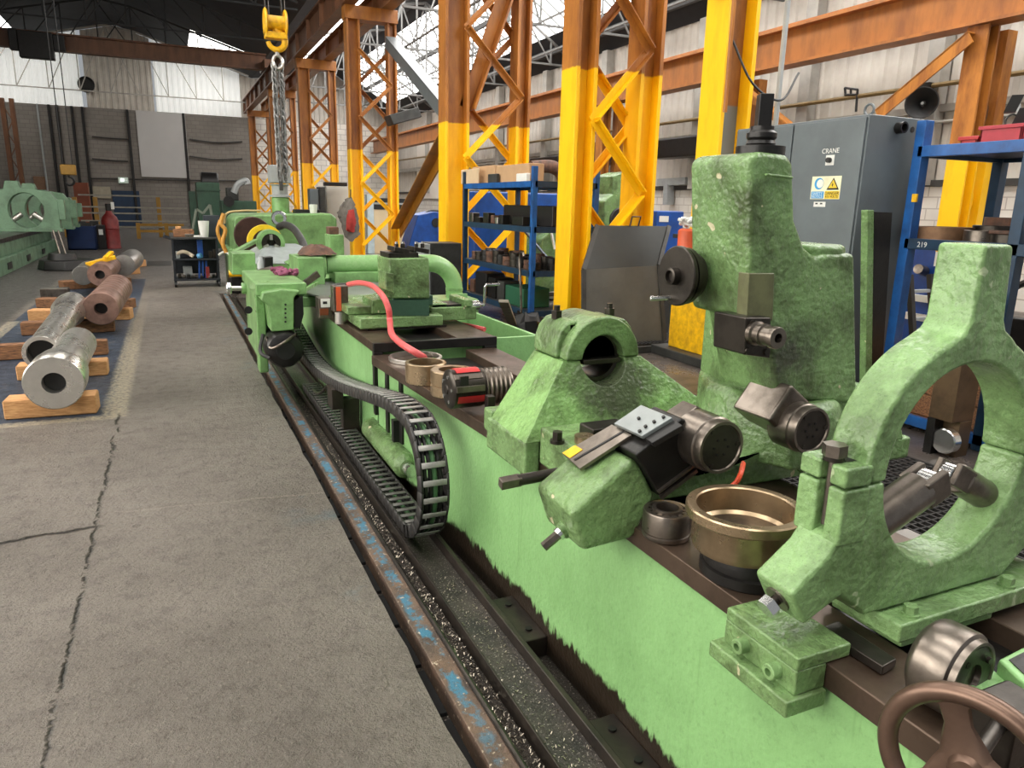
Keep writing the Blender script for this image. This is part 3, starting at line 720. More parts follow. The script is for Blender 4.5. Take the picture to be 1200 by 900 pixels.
# ================================================================== LATHE BED
mb = MB()
mb.prism([(1.235,-1.2,-.10),(1.235,2.6,-.10),(1.135,4.52,-.10),(1.95,4.52,-.10),(1.95,-1.2,-.10)], (0,0,.74)); mb.build('bed_casting', m_bed, bed, bevel=.01)
mb = MB(); mb.box(1.14,1.95,4.58,8.95,-.10,.71); mb.build('bed_casting', m_bed, bed, bevel=.01)
MB().prism([(1.22,-1.2,.64),(1.22,2.6,.64),(1.098,4.52,.64),(1.42,4.52,.64),(1.42,-1.2,.64)], (0,0,.06)).build('front_way', m_way, bed, bevel=.004)
MB().box(1.74,1.955,-1.2,4.52,.64,.70).build('rear_way', m_way, bed, bevel=.004)
mb = MB()
for y in [i*.55-1 for i in range(10)]: mb.box(1.42,1.74,y,y+.06,.64,.672)
mb.build('cross_rib', m_way, bed)
MB().box(1.42,1.74,-1.2,4.52,.64,.646).build('trough', m_blackm, bed)
MB().box(1.12,1.36,4.56,8.95,.71,.77).build('front_way', m_way, bed, bevel=.004)
MB().box(1.70,1.97,4.56,8.95,.71,.77).build('rear_way', m_way, bed, bevel=.004)
mb = MB(); mb.box(1.115,1.97,4.52,4.56,.715,.775).box(1.115,1.175,4.52,4.57,.30,.715).box(1.88,1.97,4.52,4.57,.62,.715); mb.build('end_plate', m_blackm, bed, bevel=.004)
for y in (4.02, 4.28): xs_ = 1.235-.10*(y-2.6)/1.92; MB().box(xs_-.012,xs_+.01,y,y+.06,.25,.64).build('dark_slot', m_blackm, bed)
MB().box(1.36,1.70,4.6,8.95,.71,.722).build('trough', m_blackm, bed)
# rear drip tray of the bed, green, behind the upper bed end
t = thing('chip_tray', 'green open chip tray behind the bed with a red hose across it', 'tray', (2.2,5.2,.45))
mb = MB(); mb.box(2.0,2.46,4.85,4.88,.48,.70).box(2.43,2.46,4.88,6.6,.48,.70).box(2.0,2.03,4.88,6.6,.48,.70).box(2.03,2.43,6.57,6.6,.48,.70); mb.build('side_panel', m_bed, t, bevel=.004)
MB().box(2.03,2.43,4.88,6.57,.48,.50).build('tray_floor', m_blackm, t)
for x, y in ((2.05,4.95),(2.4,4.95),(2.4,6.4)): MB().box(x-.03,x+.03,y-.03,y+.03,0,.48).build('leg', m_gdark, t)
MB().box(2.25,2.40,6.2,6.23,.5,.86).build('upright_slat', m_bed, t)
# ================================================================== PYRAMID STEADY
ax, az = 1.56, 1.05; Yf, Yb = 2.50, 2.76
t = thing('pyramid_steady', 'green pyramid-shaped bearing steady with oily front and arched cap', 'steady', (1.6,2.6,.70))
mb = MB()
b0 = [(1.15,2.36,.775),(2.12,2.36,.775),(2.12,2.90,.775),(1.16,2.72,.775)]
b1 = [(1.375,Yf,az),(1.745,Yf,az),(1.745,Yb,az),(1.375,Yb,az)]
mb.hexa(b0+b1); lower = mb
cut = MB(); cut.cyl((ax,Yf-.3,az),(ax,Yb+.3,az),.105,seg=40); lower.sub(cut)
lower.build('pedestal', paint('oil_stained_casting', (132,172,104), (72,90,50), .24, .8, 5, .9, 60, stain=(1.60,2.44,.95,.17)), t, bevel=.012, ang=28)
mb = MB(); mb.hexa([(1.222,2.37,.70),(2.1,2.37,.70),(2.1,2.89,.70),(1.222,2.73,.70),(1.222,2.37,.775),(2.1,2.37,.775),(2.1,2.89,.775),(1.222,2.73,.775)]); mb.build('foot', m_cast, t, bevel=.008)
MB().box(1.15,1.2185,2.36,2.74,.645,.78).build('front_lip', m_cast, t, bevel=.012)
MB().box(1.17,1.25,2.735,2.82,.70,.80).build('side_lug', m_cast, t, bevel=.01)
# cap
mb = MB(); n = 28
outer = [(ax+.172*math.cos(a), Yf-.01, az+.172*math.sin(a)) for a in [PI*i/n for i in range(n+1)]]
inner = [(ax+.096*math.cos(a), Yf-.01, az+.096*math.sin(a)) for a in [PI*i/n for i in range(n+1)]]
mb.prism(outer+inner[::-1], (0,Yb-Yf+.02,0)); mb.build('bearing_cap', m_cast, t, bevel=.01)
MB().prism([(ax+x,Yf+.05,az+z) for x, z in [(-.19,.002),(.19,.002),(.188,.06),(.168,.115),(.135,.15),(.09,.155),(.11,.08),(.11,.01),(-.11,.01),(-.11,.08),(-.09,.155),(-.135,.15),(-.168,.115),(-.188,.06)]], (0,Yb-Yf-.05,0)).build('cap_shoulder', m_cast, t, bevel=.014)
mb = MB(); mb.lathe((ax,Yf+.01,az),(0,1,0),[(.102,.03),(.088,.035),(.088,.2),(.102,.21)],40); mb.build('bearing_shell', m_dsteel, t)
MB().box(ax-.088,ax+.088,Yf+.0,Yb,az-.022,az-.002).build('split_shim', m_dsteel, t, bevel=.003)
for s in (-1, 1):
    b_ = MB().hexn((ax+s*.128,Yf+.17,az+.145),(0,0,1),.024,.034).build('nut', m_dsteel, t); MB().cyl((ax+s*.128,Yf+.17,az+.17),(ax+s*.128,Yf+.17,az+.20),.013).build('stud', m_dsteel, t)
o = MB().cyl((1.168,2.395,.645),(1.168,2.395,.615),.014).build('jack_screw', m_blackm, t)

# ================================================================== ROLLER STEADY WITH OVERHEAD ARM
Y0, Y1 = 1.72, 1.96
t = thing('roller_steady', 'tall oily green three-roller steady with overhead arm and slide at its left', 'steady', (1.8,2.0,.70))
def P(px, py, Y=Y0): return at(px, py, Y=Y)
mb = MB(); mb.box(1.235,2.62,1.86,2.32,.70,.79); mb.box(1.20,1.42,2.0,2.34,.70,.845); mb.build('base', m_cast, t, bevel=.012)
# concave saddle between the two slides
prof = [(1.30,.79),(1.55,.79),(1.68,.80),(1.82,.84),(2.0,.93),(2.12,1.02),(2.35,1.02),(2.50,.9),(2.55,.79)]
MB().prism([(x,1.84,z) for x, z in prof], (0,.46,0)).build('saddle', m_cast, t, bevel=.01)
# left housing
hp = [P(669,601), P(742,537), P(752,546), P(770,582), P(744,632), P(683,648)]
MB().prism(hp, (0,Y1-Y0,0)).build('slide_housing', m_cast, t, bevel=.022, seg=3)
mb = MB(); q = [P(690,640), P(748,590), P(746,560), P(690,608)]
# slide block
sp = [P(745,533,1.70), P(800,490,1.70), P(818,500,1.70), P(818,549,1.70), P(774,583,1.70)]
MB().prism(sp, (0,.15,0)).build('slide', m_blackm, t, bevel=.008)
e = (P(818,549)-P(774,583)).normalized(); nrm = V((-e.z,0,e.x))
for d0, w_ in ((.0,.012),(.022,.008)):
    a = P(774,583,1.695)+nrm*d0; b = P(816,551,1.695)+nrm*d0; MB().bar(a, b, .012, w_, nrm).build('gib_strip', m_worn, t)
# top cover plates lie on the slope of the housing
tp = P(669,601); td = (P(747,533)-tp).normalized(); tn_ = V((-td.z,0,td.x)); tp = tp+tn_*.028
def slope(px, py, up=0): return atp(px, py, tp+tn_*up, tn_)
spl_ = MB().prism([slope(659,531),slope(717,497),slope(740,509),slope(679,549)], tn_*-.012).build('slotted_plate', m_worn, t, bevel=.002)
MB().prism([slope(672,538.5,.001),slope(731,504,.001),slope(733,505,.001),slope(674,539.6,.001)], tn_*.001).build('slot', m_blackm, spl_, smooth=False)
MB().prism([slope(659,531,.001),slope(674,522,.001),slope(683,527,.001),slope(668,537,.001)], tn_*.0012).build('yellow_tip', m_yel, spl_, smooth=False)
cpl = MB().prism([slope(719,496,.016),slope(751,474,.016),slope(788,489,.016),slope(752,511,.016)], tn_*-.014).build('cover_plate', simple('cover_plate_grey', (140,146,146), .36, .4, .2, 12), t, bevel=.003)
for px, py in ((749,491),(778,489.5),(767,495),(757,500.5),(750,506)):
    a = slope(px, py, .016); MB().cyl(a, a+tn_*.006, .0055, seg=10).build('cap_screw', m_blackm, cpl)
MB().prism([slope(754,512,.004),slope(790,492,.004),slope(800,498,.004),slope(764,519,.004)], tn_*-.02).build('wiper', m_black, t, bevel=.003)
MB().prism([P(797,490,1.78),P(818,476,1.78),P(828,482,1.78),P(808,498,1.78)], (0,.08,0)).build('slide_head', m_worn, t, bevel=.006)
# shafts
a = at(640,557,Y=1.99); b = at(606,563,Y=1.99); c = at(586,567,Y=1.99)
MB().cyl(a+(a-b)*.6, b, .019, seg=18).build('drive_shaft', m_dsteel, t); d = (c-b)
MB().bar(b-d*.2, c, .032, .032, (0,1,.25)).build('shaft_square', m_worn, t, bevel=.003)
a = P(676,608,1.82); b = P(657,624,1.82); c = P(637,641,1.82)
MB().cyl(a, b, .027, seg=20, ch=.004).build('screw_collar', m_cast, t); MB().cyl(P(664,617,1.82), P(654,627,1.82), .021, seg=20).build('screw_washer', m_chrome, t)
MB().hexn(b, c-b, .015, (c-b).length).build('hex_screw_end', m_worn, t)
# studs on the base ledge
for px, py, h in ((653,519,.035),):
    a = at(px, py, Z=.845); MB().cyl(a, a+V((0,0,.012)), .026).build('washer', m_dsteel, t); MB().hexn(a+V((0,0,.012)),(0,0,1),.019,.03).build('bolt', m_dsteel, t)
a = at(685,514,Z=.86); MB().cyl(a-V((0,0,.02)), a+V((0,0,.012)), .036, seg=22).build('bronze_nut', m_bronze, t)
MB().box(1.30,1.46,2.12,2.22,.845,.885).build('stop_block', m_dsteel, t, bevel=.006)
def roller(c, r, L, name='roller'):
    c = V(c); o = MB().lathe(c, (0,1,0), [(0,.010),(r*.42,.010),(r*.45,.006),(r*.80,.006),(r*.83,0),(r*.93,0),(r*.95,.006),(r*.95,.03),(r,.034),(r,L-.004),(r-.004,L),(0,L)], 40).build(name, m_worn, t)
    f = MB().lathe(c+V((0,.0045,0)), (0,1,0), [(0,0),(r*.79,0),(r*.79,.004),(0,.004)], 40).build('end_cover', m_dsteel, o)
    for k_ in range(3):
        a = PI/2+k_*2*PI/3+.6; q = c+V((math.cos(a)*r*.72,.004,math.sin(a)*r*.72)); MB().cyl(q, q-V((0,.004,0)), .008, seg=10).build('screw', m_dsteel, o)
    for k_ in range(6):
        a = k_*PI/3; q = c+V((math.cos(a)*r*.3,.004,math.sin(a)*r*.3)); MB().cyl(q, q-V((0,.003,0)), .004, seg=8).build('screw', m_blackm, o)
    return o
roller(at(846,525,Y=1.60), .086, .13)
c = at(952,505,Y=1.66); roller(c, .083, .12)
# right slide with wedge head
sd = V((.80,0,-.6)); sn = V((.6,0,.8)); c2 = c+V((.04,.16,-.005))
MB().obox(c2-sd*.03, sd*.12, V((0,.09,0)), sn*.072).build('slide', m_worn, t, bevel=.012)
MB().obox(c2+sd*.18, sd*.12, V((0,.10,0)), sn*.10).build('slide_housing', m_cast, t, bevel=.02)
# column and overhead head
Yc = 1.78
head = [P(879,186,Yc),P(889,177,Yc),P(924,181,Yc),P(931,192,Yc),P(933,258,Yc),P(944,290,Yc),P(957,301,Yc),P(966,298,Yc),P(1003,297,Yc),P(1006,474,Yc),P(910,468,Yc),P(906,430,Yc),P(901,405,Yc),P(897,376,Yc),P(877,374,Yc)]
MB().prism(head, (0,.29,0)).build('column_and_arm', paint('column_casting', (118,150,96), (58,70,38), .28, .9, 4.5, .9, 55, chips=(190,184,150), stain=(P(922,418,Yc).x,Yc,P(922,418,Yc).z,.085)), t, bevel=.028, seg=3)
p0 = P(1004,286,Yc); p1 = P(1006,474,Yc); xl = P(940,400,Yc).x
mb = MB(); cxs = []
sec = lambda z, gx: [(xl-.02-gx,2.14,z),(xl-.03-gx,1.94,z),(xl+.02-gx*.6,1.80-gx*.7,z),(xl+.10,1.79-gx,z),(p0.x-.06,1.79-gx,z),(p0.x-.004+gx*.5,1.81-gx*.6,z),(p0.x-.004+gx,1.95,z),(p0.x-.004+gx,2.2,z),(p0.x-.06,2.34,z),(xl+.04,2.34,z)]
mb.loft([sec(1.00,.0),sec(1.40,0),sec(1.545,0)]); mb.build('column', m_cast, t, bevel=.02)
mb = MB(); mb.loft([sec(.79,.09),sec(.90,.085),sec(.99,.06),sec(1.015,.03)]); mb.build('column_foot', m_cast, t, bevel=.014)
a = at(967,282,Z=1.565); a.y = max(a.y, 1.92); MB().cyl((a.x,a.y,1.546),(a.x,a.y,1.568),.068,seg=28).build('cap_flange', m_cast, t); MB().cyl((a.x,a.y,1.568),(a.x,a.y,1.612),.05,seg=28,ch=.004).build('cap_plug', m_blackm, t)
# recessed panel on the arm front and the ram below
MB().prism([P(896,203,Yc-.004),P(927,207,Yc-.004),P(926,210,Yc-.004),P(895,206,Yc-.004)], (0,-.012,0)).build('arm_ledge', m_cast, t, bevel=.003)
MB().prism([P(878,320,Yc-.004),P(908,320,Yc-.004),P(906,376,Yc-.004),P(875,374,Yc-.004)], (0,.05,0)).build('ram_guide', simple('oil_browned_green', (104,106,72), .36, 0, .4, 12, .3, 60, (70,70,48)), t, bevel=.004)
MB().prism([P(874,372,Yc-.05),P(904,372,Yc-.05),P(903,420,Yc-.05),P(872,416,Yc-.05)], (0,.15,0)).build('ram', m_dsteel, t, bevel=.006)
for px, py in ((881,379),(876,411),(898,412)):
    a = P(px,py,Yc-.05); MB().cyl(a, a-V((0,.006,0)), .011, seg=14).build('ram_screw', m_dsteel, t)
a = P(884,390,Yc-.05); b = V((a.x,Yc-.21,a.z))
sd0 = MB().lathe(a, (0,-1,0), [(0,0),(.038,0),(.038,.016),(.031,.02),(.031,.04),(.035,.042),(.035,.048),(.030,.05),(.030,.078),(.034,.082),(.034,.098),(.032,.102),(.015,.102),(.013,.07),(0,.07)], 32).build('spindle_nose', m_worn, t)
# top screw
hx_ = P(885,180,Yc).x; tx = V((hx_+.10,1.87,P(885,178,Yc).z-.005))
MB().lathe(tx, (0,0,1), [(0,0),(.075,0),(.075,.03),(.06,.032),(0,.032)], 32).build('screw_flange', m_blackm, t)
MB().lathe(tx+V((0,0,.03)), (0,0,1), [(0,0),(.040,0),(.045,.008),(.040,.018),(.046,.026),(.046,.04),(.036,.048),(.036,.06),(0,.06)], 28).build('lock_nut', m_blackm, t)
MB().bar(tx+V((0,0,.085)), tx+V((0,0,.185)), .043, .043, (.5,1,0)).build('screw_square', m_blackm, t, bevel=.003)
# dial with crank on the left face
a = at(813,323,X=hx_-.0); dl = V((hx_,a.y,a.z))
o = MB().lathe(dl, (-1,0,0), [(0,0),(.075,0),(.075,.03),(.095,.034),(.095,.05),(.085,.052),(.085,.058),(.10,.06),(.10,.072),(.097,.076),(.03,.076),(.028,.10),(.02,.102),(.018,.09),(0,.09)], 40).build('graduated_dial', m_dsteel, t)
a = dl+V((-.07,.02,-.075)); MB().cyl(a+V((.02,0,0)), a+V((-.075,.02,-.004)), .008, seg=12, ch=.002).build('dial_handle', m_chrome, o)

# --- red hose end tucked under the left roller
o = MB().tube(bez([at(871,543,Y=1.66), at(868,555,Y=1.60), at(862,566,Y=1.60), at(850,574,Y=1.62)], 6), .008).build('hose', simple('red_orange_hose', (226,84,52), .4)); tag(o, 'short red-orange hose loop below the left roller', 'hose')

# ================================================================== RINGS ON THE BED
t = thing('flanged_ring', 'large flanged bronze ring lying on a dark chuck body', 'ring', at(872,660,Z=.77))
c = at(874,592,Z=.892); cb = V((c.x,c.y,.772))
MB().lathe(cb, (0,0,1), [(x_*.895,h_*.88) for x_, h_ in [(.132,0),(.146,.004),(.150,.02),(.150,.095),(.153,.10),(.170,.102),(.173,.106),(.173,.132),(.169,.136),(.146,.136),(.142,.132),(.140,.06),(.13,.05),(.128,0),(.132,0)]], 64).build('ring_body', m_bronze, t)
MB().lathe(cb+V((0,0,.035)), (0,0,1), [(0,0),(.118,0),(.118,.008),(0,.008)], 48).build('inner_disc', m_worn, t)
o = MB().lathe((cb.x+.02,cb.y-.01,.70), (0,0,1), [(0,0),(.125,0),(.128,.004),(.128,.03),(.12,.034),(.12,.05),(.115,.0715),(0,.0715)], 48).build('chuck', m_blackm); tag(o, 'dark round chuck body under the bronze ring', 'chuck')
mb = MB(); rr = random.Random(9)
for i in range(40):
    p = cb+V((-.05+rr.gauss(0,.022), -.01+rr.gauss(0,.02), .048)); d = V((rr.uniform(-1,1),rr.uniform(-1,1),rr.uniform(0,.5))).normalized()*.012
    mb.bar(p-d*.4, p+d, .005, .002)
o = mb.build('swarf', m_blackm, smooth=False); tag(o, 'small heap of dark swarf inside the bronze ring', 'swarf'); o['kind'] = 'stuff'
t = thing('bearing', 'small oily roller bearing next to the big bronze ring', 'bearing', at(781,640,Z=.70))
c = at(782,598,Z=.79); cb = V((c.x+.012,c.y+.015,.7005))
MB().lathe(cb, (0,0,1), [(.060,0),(.068,.003),(.071,.01),(.071,.018),(.067,.02),(.067,.024),(.071,.026),(.071,.082),(.069,.086),(.056,.086),(.056,0)], 48).build('outer_race', m_worn, t)
MB().lathe(cb, (0,0,1), [(.034,0),(.044,0),(.044,.092),(.034,.092),(.034,0)], 40).build('inner_race', m_worn, t)
for k_ in range(14):
    a = 2*PI*k_/14; q = cb+V((math.cos(a)*.050,math.sin(a)*.050,.01)); MB().cyl(q, q+V((0,0,.074)), .0085, seg=8).build('roller', m_worn, t)

# ================================================================== OPEN RING STEADY
Ya, Yz = 1.00, 1.11; cx, cz, R, r = 1.587, 1.10, .300, .236
t = thing('ring_steady', 'big open green ring steady standing across the bed in the foreground', 'steady', (cx,1.05,.70))
zs = 1.092
def arc(R_, a0, a1, n): return [(cx+R_*math.cos(math.radians(a0+(a1-a0)*i/n)), cz+R_*math.sin(math.radians(a0+(a1-a0)*i/n))) for i in range(n+1)]
lz = at(1150,287,Y=Ya).z
up = [(1.31,zs)] + arc(R, 181, 116, 14)[1:] + [(1.49,1.385),(1.528,1.405),(1.542,1.43),(1.545,lz),(1.64,lz),(1.655,1.43),(1.668,1.405),(1.70,1.385)] + arc(R, 64, -1, 14) + [(cx+r+.01,zs)] + arc(r, -2, 182, 30)
mb = MB(); mb.prism([(x,Ya,z) for x, z in up], (0,Yz-Ya,0)); mb.build('upper_half', m_ring, t, bevel=.013, seg=3)
mir = lambda l: [(2*cx-x, z) for x, z in l][::-1]
left = [(1.300,zs-.002),(1.272,zs-.002),(1.262,.985),(1.226,.976),(1.205,.945),xz(927,697,Ya),xz(942,734,Ya),(1.262,.838),(1.345,.772)]
lo = left + mir(left) + arc(r, -2, -178, 34)
mb = MB(); mb.prism([(x,Ya,z) for x, z in lo], (0,Yz-Ya,0)); mb.build('lower_half', m_ring, t, bevel=.011, seg=3)
# side ears with a swing bolt in their slot
for s in (-1, 1):
    X0 = cx+s*.284; X1 = cx+s*.364
    xa, xb = min(X0,X1), max(X0,X1)
    for ya, yb in ((Ya-.004,Ya+.040),(Ya+.066,Yz+.012)):
        MB().box(xa,xb,ya,yb,zs+.001,zs+.046).build('clamp_ear', m_ring, t, bevel=.007)
        MB().box(xa,xb,ya,yb,zs-.130,zs-.003).build('clamp_ear', m_ring, t, bevel=.007)
    MB().box(min(cx+s*.28,cx+s*.325),max(cx+s*.28,cx+s*.325),Ya+.03,Ya+.07,zs-.13,zs+.046).build('ear_web', m_blackm, t)
    c = V(((xa+xb)/2+s*.018,Ya+.053,zs)); MB().cyl(c-V((0,0,.10)), c+V((0,0,.06)), .009).build('swing_bolt', m_worn, t)
    MB().cyl(c+V((0,0,.046)), c+V((0,0,.056)), .022).build('washer', m_dsteel, t); MB().hexn(c+V((0,0,.056)),(0,0,1),.026,.026).build('nut', m_worn, t)
# jaws: bolt faces and quills pointing at the centre
for s in (-1, 1):
    Ym = Ya+.055
    q0, q1 = xz(927,697,Ya), xz(942,734,Ya); e0, e1 = V((cx+s*(cx-q0[0]),Ym,q0[1])), V((cx+s*(cx-q1[0]),Ym,q1[1]))
    c = (e0+e1)/2; d = (e1-e0).normalized(); n_ = V((s*abs(d.z),0,-abs(d.x)*1.0)); n_.normalize()
    MB().cyl(c-n_*.002, c+n_*.005, .030, seg=28).build('screw_plate', m_worn, t); MB().cyl(c, c+n_*.02, .012).build('adjuster_screw', m_dsteel, t); MB().hexn(c+n_*.018, n_, .024, .022).build('adjuster_head', m_chrome, t)
for A, B, rq in ((at(1022,612,Y=1.055), at(1084,568,Y=1.055), .045), (at(1186,601,Y=1.06), at(1117,557,Y=1.06), .037)):
    d = (B-A).normalized(); A2 = A-d*(.03 if B.x > A.x else 0)
    q = MB().cyl(A2, B-d*.02, rq, seg=28, ch=.003).build('quill', m_worn, t)
    sdv = V((0,1,0)); u = d.cross(sdv)
    for s in (-1, 1): MB().obox(B+d*.0+sdv*s*rq*.66, d*.035, sdv*rq*.22, u*rq*.75).build('fork_cheek', m_worn, t, bevel=.004)
    MB().cyl(B+d*.012-sdv*rq*.42, B+d*.012+sdv*rq*.42, rq*.66, seg=24, ch=.002).build('roller', m_chrome, t)
# feet
MB().box(1.395,1.99,.945,1.15,.722,.768).build('foot_flange', m_ring, t, bevel=.006)
mb = MB(); mb.box(1.42,1.74,.955,1.15,.7005,.722); mb.build('foot', m_ring, t, bevel=.004)
for x in (1.455,1.80):
    c = V((x,.970,.768)); MB().cyl(c, c+V((0,0,.006)), .020).build('washer', m_ring, t); MB().hexn(c+V((0,0,.006)),(0,0,1),.016,.018).build('bolt', m_ring, t)
# clamp block hanging over the front way
t = thing('clamp_block', 'green clamp block with two socket screws gripping the bed edge', 'clamp', (1.2,1.08,.60))
MB().box(1.13,1.285,.975,1.20,.703,.735).build('body', m_cast, t, bevel=.005)
MB().box(1.13,1.2165,.975,1.20,.645,.704).build('cheek', m_cast, t, bevel=.004)
MB().box(1.10,1.216,.965,1.215,.605,.645).build('lower_jaw', m_cast, t, bevel=.005)
for y in (1.03,1.13):
    c = V((1.13,y,.676)); MB().lathe(c, (-1,0,0), [(0,0),(.018,0),(.018,.024),(.016,.026),(.009,.026),(.009,.012),(0,.012)], 24).build('socket_screw', m_ring, t)
o = MB().prism([at(1035,781,Z=.725),at(1051,772,Z=.725),at(982,727,Z=.725),at(962,735,Z=.725)], (0,0,-.022)).build('steel_bar', m_dsteel, bevel=.003); tag(o, 'flat steel bar lying along the bed under the ring steady', 'bar')
# ================================================================== CHUCK BODY, TAILSTOCK, HANDWHEEL
c = at(1141,797,Z=.788); 
t = thing('chuck_drum', 'round steel drum lying on its side in front of the ring steady', 'chuck', (c.x,c.y+.04,.70))
MB().lathe(c, (-.12,1,0), [(x_*1.03,h_) for x_, h_ in [(0,.012),(.030,.012),(.032,.004),(.066,.004),(.068,.0),(.074,.0),(.076,.012),(.083,.016),(.0845,.02),(.0845,.075),(.080,.085),(.068,.094),(0,.096)]], 48).build('drum_body', m_worn, t)
MB().lathe(c+V((0,.002,0)), (-.12,1,0), [(0,.02),(.026,.02),(.031,0),(.066,0),(.066,.003)], 40).build('end_face', m_dsteel, t)
for a in (.7, 2.2, 3.9, 5.4):
    q = c+V((math.cos(a)*.05,.0,math.sin(a)*.05)); MB().cyl(q+V((0,.004,0)), q-V((0,.003,0)), .007, seg=12).build('screw', m_dsteel, t)
t = thing('tailstock_slide', 'light green tailstock slide just showing at the right edge behind the handwheel', 'tailstock', (1.75,.7,.70))
MB().prism([at(1160,830,Z=.72),at(1168,806,Z=.72),at(1230,790,Z=.72),at(1230,825,Z=.72)], (0,0,.018)).build('base', m_dsteel, t, bevel=.004)
MB().prism([at(1130,797,Z=.765),at(1164,783,Z=.765),at(1182,800,Z=.765),at(1150,818,Z=.765)], (0,0,-.04)).build('lug', m_bed, t, bevel=.006)
bq = [at(1170,772,Z=.795),at(1210,752,Z=.795),at(1260,790,Z=.795),at(1205,806,Z=.795)]
MB().prism(bq, (0,0,-.057)).build('body', m_bed, t, bevel=.006)
MB().prism([a_.lerp(sum(bq, V())/4, .3)+V((0,0,.001)) for a_ in bq], (0,0,.0015)).build('recess', m_blackm, t)
MB().cyl(at(1178,786,Z=.77)+V((.01,.01,0)), at(1178,786,Z=.77)-V((.012,.012,0)), .011, seg=12).build('bolt', m_bed, t)
hc = at(1135,900,X=1.10); hd = V((.95,.3,0)).normalized()
t = thing('handwheel', 'brown iron three-spoked handwheel in the bottom right corner', 'handwheel', hc)
u, v, _ = basis(hd); RW = .124
MB().tube([hc+(u*math.cos(a)+v*math.sin(a))*RW for a in [2*PI*i/72 for i in range(72)]], .0165, 14, True).build('rim', metal('brown_worn_iron', (122,98,84), .3, (70,54,46), .7, 6, .1, .7), t)
m_iron = bpy.data.materials['brown_worn_iron']
MB().lathe(hc-hd*.02, hd, [(0,0),(.02,0),(.028,.008),(.032,.025),(.028,.04),(0,.04)], 32).build('hub', m_iron, t)
for k_ in range(3):
    a = math.radians(70+120*k_); dv = u*math.cos(a)+v*math.sin(a); sv = u*-math.sin(a)+v*math.cos(a)
    secs = []
    for f, w_, h_ in ((.014,.042,.014),(.040,.034,.010),(.072,.022,.008),(.100,.024,.009),(.120,.040,.010)):
        c = hc+dv*f; secs.append([c+sv*w_*math.cos(q)+hd*h_*math.sin(q) for q in [2*PI*i/12 for i in range(12)]])
    MB().loft(secs).build('spoke', m_iron, t)
MB().cyl(hc, hc+hd*.20, .013).build('shaft', m_dsteel, t)
MB().box(1.25,1.35,hc.y+.02,hc.y+.10,.701,max(hc.z+.03,.74)).build('bearing_bracket', m_dsteel, t, bevel=.006)
# ================================================================== SMALL PARTS NEAR THE UPPER BED
def ringpart(name, label, px, py, zt, z0, ro, ri, m, tilt=(0,0,1)):
    c = at(px, py, Z=zt); c = V((c.x,c.y,z0)); h = zt-z0
    o = MB().pipe(c, c+V(tilt).normalized()*h, ro, ri, 48).build(name, m); return tag(o, label, 'ring')
ringpart('steel_ring', 'thin bright steel ring lying by the bed end plate', 487, 417, .728, .7005, .165, .148, m_steel)
ringpart('bronze_ring', 'leftmost bronze ring, leaning on the thicker ring beside the threaded drum', 499, 424, .81, .7005, .112, .092, m_bronze)
t = thing('bearing_ring', 'thick bronze bearing ring with a groove beside the threaded drum', 'ring', at(520,455,Z=.70))
c = at(528,432,Z=.835); cb = V((c.x+.01,c.y,.7005))
MB().lathe(cb, (0,0,1), [(.07,0),(.108,0),(.112,.004),(.112,.05),(.106,.054),(.106,.06),(.112,.064),(.112,.126),(.108,.130),(.07,.130),(.07,0)], 48).build('ring_body', m_bronze, t)
t = thing('threaded_drum', 'dark steel drum with red band and coarse threaded end lying on the bed', 'drum', (1.45,3.15,.70))
yc = 3.08; zc = .845; a0 = V((1.105,yc,zc)); dd = V((1,.02,0)).normalized()
a0 = at(522,441,Y=3.10); a0.z = .815
MB().lathe(a0, dd, [(0,.0),(.02,0),(.024,.006),(.07,.008),(.086,.014),(.092,.018),(.092,.165),(.086,.172),(0,.172)], 48).build('drum_body', m_dsteel, t)
prof = [(0,.165),(.07,.165)]; h = .172
while h < .295: prof += [(.080,h),(.088,h+.007),(.088,h+.012),(.076,h+.019)]; h += .0235
prof += [(.08,.315),(0,.315)]
MB().lathe(a0, dd, prof, 48).build('threaded_end', m_worn, t)
MB().lathe(a0+dd*.04, dd, [(.0925,0),(.0955,.0),(.0955,.115),(.0925,.115)], 12, math.radians(70), math.radians(118)).build('red_band', m_red, t)
MB().lathe(a0+dd*.03, dd, [(.0925,0),(.0955,.0),(.0955,.13),(.0925,.13)], 8, math.radians(190), math.radians(212)).build('red_band', m_red, t)
u, v, _ = basis(dd)
for an in (170, 132):
    a = math.radians(an); q = a0+dd*.02+(u*math.cos(a)+v*math.sin(a))*.088
    MB().bar(q, q+dd*.14, .03, .014, u*math.cos(a)+v*math.sin(a)).build('clamp_segment', m_worn, t, bevel=.003)
q = a0+dd*.06+(u*math.cos(math.radians(150))+v*math.sin(math.radians(150)))*.093; MB().box(q.x-.02,q.x+.02,q.y-.006,q.y+.006,q.z-.012,q.z+.03).build('square_recess', m_black, t)
for k_ in range(5):
    a = .5+2*PI*k_/5; q = a0+dd*.010+(u*math.cos(a)+v*math.sin(a))*.06; MB().cyl(q, q-dd*.005, .009, seg=10).build('end_screw', m_chrome, t)
t = thing('clamp_screw', 'bright clamp and screw lying below the threaded drum', 'clamp', at(560,470,Z=.70))
p1 = at(534,468,Z=.72); p2 = at(590,466,Z=.72)
MB().bar(p1, p1.lerp(p2,.5), .035, .036).build('clamp_bar', m_steel, t, bevel=.004); MB().cyl(p1.lerp(p2,.4), p1.lerp(p2,.85), .012).build('screw', m_worn, t); MB().obox(p1.lerp(p2,.95), V((.025,0,0)), V((0,.03,0)), V((0,0,.018))).build('end_block', m_steel, t, bevel=.004)
o = MB().obox(at(574,478,Z=.76), V((.018,0,0)), V((0,.02,0)), V((0,0,.058))).build('stop_block', m_dsteel, bevel=.004); tag(o, 'small upright brown block on the bed next to the pyramid steady', 'block')
